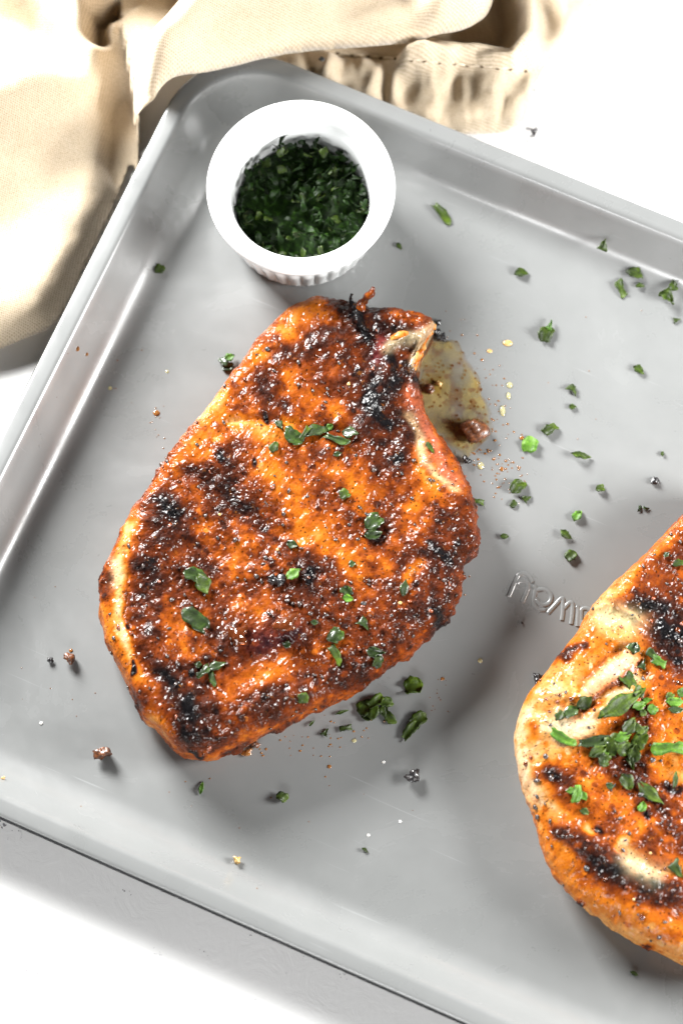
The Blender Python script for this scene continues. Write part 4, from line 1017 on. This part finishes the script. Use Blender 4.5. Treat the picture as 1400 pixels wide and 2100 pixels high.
def put_leaf(e, seed, bvh=None, lift=0.0):
    px_, py_, L, W, ang, kind, mk, label = e
    L, W = L / 53.0, W / 53.0
    rr = random.Random(seed)
    if kind == 'curl': v, f, c = flake_mesh(L, W, 'leaf', 0.7, seed, 10, 6, 0.05, 0.3, 0.45)
    else:
        v, f, c = flake_mesh(L * 1.02, W * 1.05, kind, rr.uniform(0.12, 0.38) if bvh is None else rr.uniform(0.03, 0.16), seed, 9, 5,
                             min(0.03, W * 0.12) + (0.008 if bvh is None else 0.0), 0.75 if mk == 'm' else 0.2, rr.uniform(0.05, 0.28))
    tilt = 0.0
    if bvh is None:
        x, y = unproj(px_, py_, 0.08); z_ = floor_z(x, y) + 0.004 + lift; nm = Vector((0, 0, 1))
        if z_ > 0.1:
            x, y = unproj(px_, py_, z_)
        loc = (x, y, z_); tilt = rr.gauss(0, 0.10)
    else:
        p, nm = ray_hit(bvh, px_, py_)
        if p is None: print('MISS', label); return
        ns = Vector((0, 0, 0)); zz = []
        for ax, ay in ((0, 0), (8, 0), (-8, 0), (0, 8), (0, -8), (L * 18, 0), (-L * 18, 0)):
            q, m_ = ray_hit(bvh, px_ + ax, py_ + ay)
            if q is not None: ns += m_
        nm = ns.normalized()
        loc = (p.x, p.y, p.z + 0.015 + lift)
    o = mesh_np('parsley_piece', v, f, MM[mk], None, colors=c, loc=loc); recalc(o)
    a = math.radians(ang)
    R_ = nm.to_track_quat('Z', 'Y').to_matrix()
    # keep the long axis in the direction seen in the photograph
    xa = Vector((math.cos(a), math.sin(a) / 0.95, 0)); xa = (xa - nm * xa.dot(nm)).normalized(); ya = nm.cross(xa)
    M_ = Matrix((xa, ya, nm)).transposed() @ Matrix.Rotation(tilt, 3, 'X')
    o.rotation_euler = M_.to_euler()
    tag(o, label, 'parsley', None)
    return o
G1 = 'parsley pieces loose on the tray'; G2 = 'parsley pieces on the whole chop'; G3 = 'parsley pieces on the second chop'
for k, e in enumerate(TRAYP):
    o = put_leaf(e, 300 + k, None, 0.10 if 'pile' in e[7] and ('top' in e[7] or 'centre' in e[7]) else (0.12 if 'standing on' in e[7] or 'on top' in e[7] else 0)); o['group'] = G1
for k, e in enumerate(C1P):
    o = put_leaf(e, 400 + k, BV1, 0.0)
    if o: o['group'] = G2
for k, e in enumerate(C2P):
    o = put_leaf(e, 500 + k, BV2, 0.08 if 'mound' in e[7] and ('top' in e[7] or 'light' in e[7]) else 0.0)
    if o: o['group'] = G3

# ------------------------------------------------------------------ linen napkin
nx0, ny0 = unproj(300, 60, 0)
nap = thing('linen_napkin', 'crumpled beige linen napkin with stitched hem draped over the far corner of the tray', 'napkin', (nx0, ny0, tz))
def sheet(name, front, back, zfun, h=0.14):
    fr = spline(np.array([unproj(a, b_, c) for a, b_, c in front]), 12)
    bk = np.array([unproj(a, b_, 2.0) for a, b_ in back])
    poly = np.vstack([fr, bk[::-1]])
    x0, y0 = poly.min(0) - h; x1, y1 = poly.max(0) + h
    gxs = np.arange(x0, x1, h); gys = np.arange(y0, y1, h); X, Y = np.meshgrid(gxs, gys, indexing='ij'); sh = X.shape
    x = X.ravel(); y = Y.ravel()
    ins = np.zeros(x.shape, bool); Pn = np.roll(poly, -1, 0)
    for (ax, ay), (bx, by) in zip(poly, Pn):
        if ay == by: continue
        c_ = ((ay > y) != (by > y)) & (x < (bx - ax) * (y - ay) / (by - ay) + ax); ins ^= c_
    d = np.full(x.shape, 1e9); nxp = x.copy(); nyp = y.copy()
    for a, b_ in zip(fr[:-1], fr[1:]):
        e = b_ - a; L2 = e @ e + 1e-9
        t = np.clip(((x - a[0]) * e[0] + (y - a[1]) * e[1]) / L2, 0, 1)
        qx = a[0] + t * e[0]; qy = a[1] + t * e[1]; dd = np.hypot(x - qx, y - qy); m_ = dd < d
        d = np.where(m_, dd, d); nxp = np.where(m_, qx, nxp); nyp = np.where(m_, qy, nyp)
    near = (~ins) & (d < h * 1.5); x = np.where(near, nxp, x); y = np.where(near, nyp, y); d = np.where(near, 0, d)
    ok = ins | near
    f = grid_faces(*sh); use = ok[f].all(1) & ins[f].any(1); f = f[use]
    z = zfun(x, y, d, None)
    V = np.stack([x - nx0, y - ny0, z - tz], -1)
    # hem edge: a skirt turned down and under along the front
    idx, inv = np.unique(f, return_inverse=True); f = inv.reshape(-1, 4); V = V[idx]
    o = mesh_np(name, V, f, M_LINEN, nap)
    md = o.modifiers.new('thickness', 'SOLIDIFY'); md.thickness = 0.09 * CM; md.offset = -1
    recalc(o)
    if sum(p.normal.z for p in o.data.polygons) < 0: o.data.flip_normals()
    return o
def gx(x, y, pts, wd, h):
    px_, py_ = to_px(x, y, np.full(x.shape, 2.5)); return h * np.exp(-(seg_dist(px_, py_, pts) / wd) ** 2)
FR_TOP = [(-120, 760, 0.0), (0, 717, 0.0), (60, 694, 0.0), (105, 668, 0.1), (140, 610, 0.3), (180, 520, 0.4), (220, 430, 0.6), (250, 350, 0.9), (264, 300, 1.4), (276, 318, 2.0), (276, 275, 2.2), (280, 235, 2.3), (305, 203, 2.4), (345, 180, 2.4), (400, 160, 2.4), (480, 134, 2.4), (560, 112, 2.4), (640, 98, 2.4), (760, 89, 2.4), (850, 80, 2.4), (920, 68, 2.5), (975, 48, 2.6), (1003, 18, 2.7), (1015, -40, 2.8), (1020, -160, 2.8)]
BK_TOP = [(-900, 500), (-700, 100), (-400, -300), (0, -500), (300, -600), (600, -600), (800, -500), (1000, -300)]
def z_top(x, y, d, u):
    # base height: lies on the table at the left, on the tray rim over the corner
    px_, py_ = to_px(x, y, np.full(x.shape, 2.0))
    over = smooth(238, 340, px_ + (300 - py_) * 0.15)
    zb = 0.02 + 2.10 * over; 
    zedge = zb
    puff = 1.9 * (1 - over) + 1.5 * over; wd = 1.9 * (1 - over) + 1.1 * over
    t = np.clip(d / wd, 0, 1); z = zedge + puff * np.sqrt(1 - (1 - t) ** 2) * 0.9
    far = smooth(2, 8, d)
    z = z + 0.6 * far
    z = z + 0.9 * smooth(1.0, 5.0, d)
    z = z + gx(x, y, [(450, -160), (350, -20), (262, 80), (250, 180), (262, 280)], 50, -2.6)
    z = z + gx(x, y, [(330, -60), (250, -8), (200, 25), (198, 60)], 22, -2.6)
    z = z + gx(x, y, [(210, 90), (130, 160), (-60, 235)], 60, 1.2) + gx(x, y, [(-60, 20), (60, 60), (150, 115)], 44, -1.1) + gx(x, y, [(150, -60), (185, 10), (196, 50)], 30, 0.8)
    z = z + gx(x, y, [(800, -60), (600, 0), (420, 60), (340, 140)], 60, 1.2) + gx(x, y, [(900, 0), (700, 40)], 40, -0.35) + gx(x, y, [(900, 30), (960, 10), (985, -60)], 40, 1.3)
    z = z + gx(x, y, [(250, -170), (480, -150), (620, -130)], 85, 2.6) + gx(x, y, [(430, 20), (340, 110)], 45, 0.8)  # first ridge: unseen bulge beyond the frame, added to shade the tray corner
    z = z + gx(x, y, [(-100, 480), (0, 440), (120, 330)], 70, -0.5)
    z = z + 0.14 * fbm(x, y, 0, 3.0, 3, 31) + 0.06 * fbm(x, y, 0, 0.9, 4, 33)
    return np.maximum(z, np.where(over > 0.5, 2.10, 0.0) + 0.03)
sheet('top_fold', FR_TOP, BK_TOP, z_top)
FR_HEM = [(540, 150, 0.2), (640, 175, 0.2), (740, 208, 0.2), (860, 250, 0.2), (930, 266, 0.2), (980, 270, 0.1), (1030, 267, 0.1), (1062, 258, 0.1), (1080, 225, 0.1), (1094, 180, 0.2), (1110, 140, 0.3), (1150, 95, 0.2), (1195, 30, 0.1), (1230, -40, 0.1), (1270, -160, 0.1)]
BK_HEM = [(500, -400), (600, -420), (700, -440), (800, -440), (900, -440), (1000, -430), (1100, -420)]
def z_hem(x, y, d, u):
    px_, py_ = to_px(x, y, np.full(x.shape, 0.6))
    t = np.clip(d / 0.5, 0, 1); z = -0.18 + 0.65 * np.sqrt(1 - (1 - t) ** 2)
    st = py_ - (110 + (px_ - 700) * 0.093)            # >0 : hem band below the stitching
    band = smooth(-6, 10, st) * smooth(560, 640, px_)
    puck = np.sin(px_ / 13.0 + 2.2 * fbm(x, y, 0, 1.2, 2, 41) + st * 0.02) * 0.6 + fbm(x * 1.0, y * 0.45, 0, 0.8, 3, 44)
    z = z + 0.26 * puck * band + 0.35 * band * np.exp(-((st - 30) / 30) ** 2)
    z = z - 0.20 * np.exp(-(st / 4.5) ** 2) * smooth(640, 700, px_) * (px_ < 1115)
    z = z + 0.35 * smooth(0, 25, -st) * smooth(850, 900, px_)
    z = z + gx(x, y, [(840, 92), (900, 84), (980, 84), (1050, 98), (1086, 68), (1086, 0), (1070, -60)], 20, 2.0)
    z = z + gx(x, y, [(960, 45), (1030, 50), (1045, 10), (1040, -60)], 30, -0.9)
    z = z + 0.10 * fbm(x, y, 0, 1.5, 3, 47) + gx(x, y, [(1180, 100), (1160, -40)], 22, 0.4)
    return np.maximum(z, tz + 0.1)
hem = sheet('hem_flap', FR_HEM, BK_HEM, z_hem, 0.10)
# stitch holes along the hem
nap_loc = np.array([nx0, ny0, tz])
dg = None
hv_ = np.array([v.co[:] for v in hem.data.vertices]) / CM + nap_loc
bvh_h = BVHTree.FromPolygons([Vector(v) for v in hv_], [tuple(p.vertices) for p in hem.data.polygons])
prev = None
for k in range(15):
    px_ = 692 + k * 29.5 + (k % 3) * 1.5; py_ = 110 + (px_ - 700) * 0.093 + (1.5 if k % 2 else 0)
    p, nm = ray_hit(bvh_h, px_, py_)
    if p is None: continue
    V, F = drop_mesh(0.085, 0.06, 0.02, 10, 2, 0.2, k)
    mesh_np('stitch_hole', V, F, M_HOLE, nap, loc=(p.x - nx0, p.y - ny0, p.z - tz + 0.005))
    if prev is not None:
        a = np.array(prev); b_ = np.array(p[:]); m_ = (a + b_) / 2 + np.array([0, 0.02, 0.05])
        pts = spline([a + (b_ - a) * 0.2 - nap_loc + [0, 0.03, 0], m_ - nap_loc, a + (b_ - a) * 0.8 - nap_loc + [0, 0.03, 0]], 4)
        v, f = tube(pts, 0.028, 6); mesh_np('thread', np.array(v), f, M_THREAD, nap)
    prev = p[:]
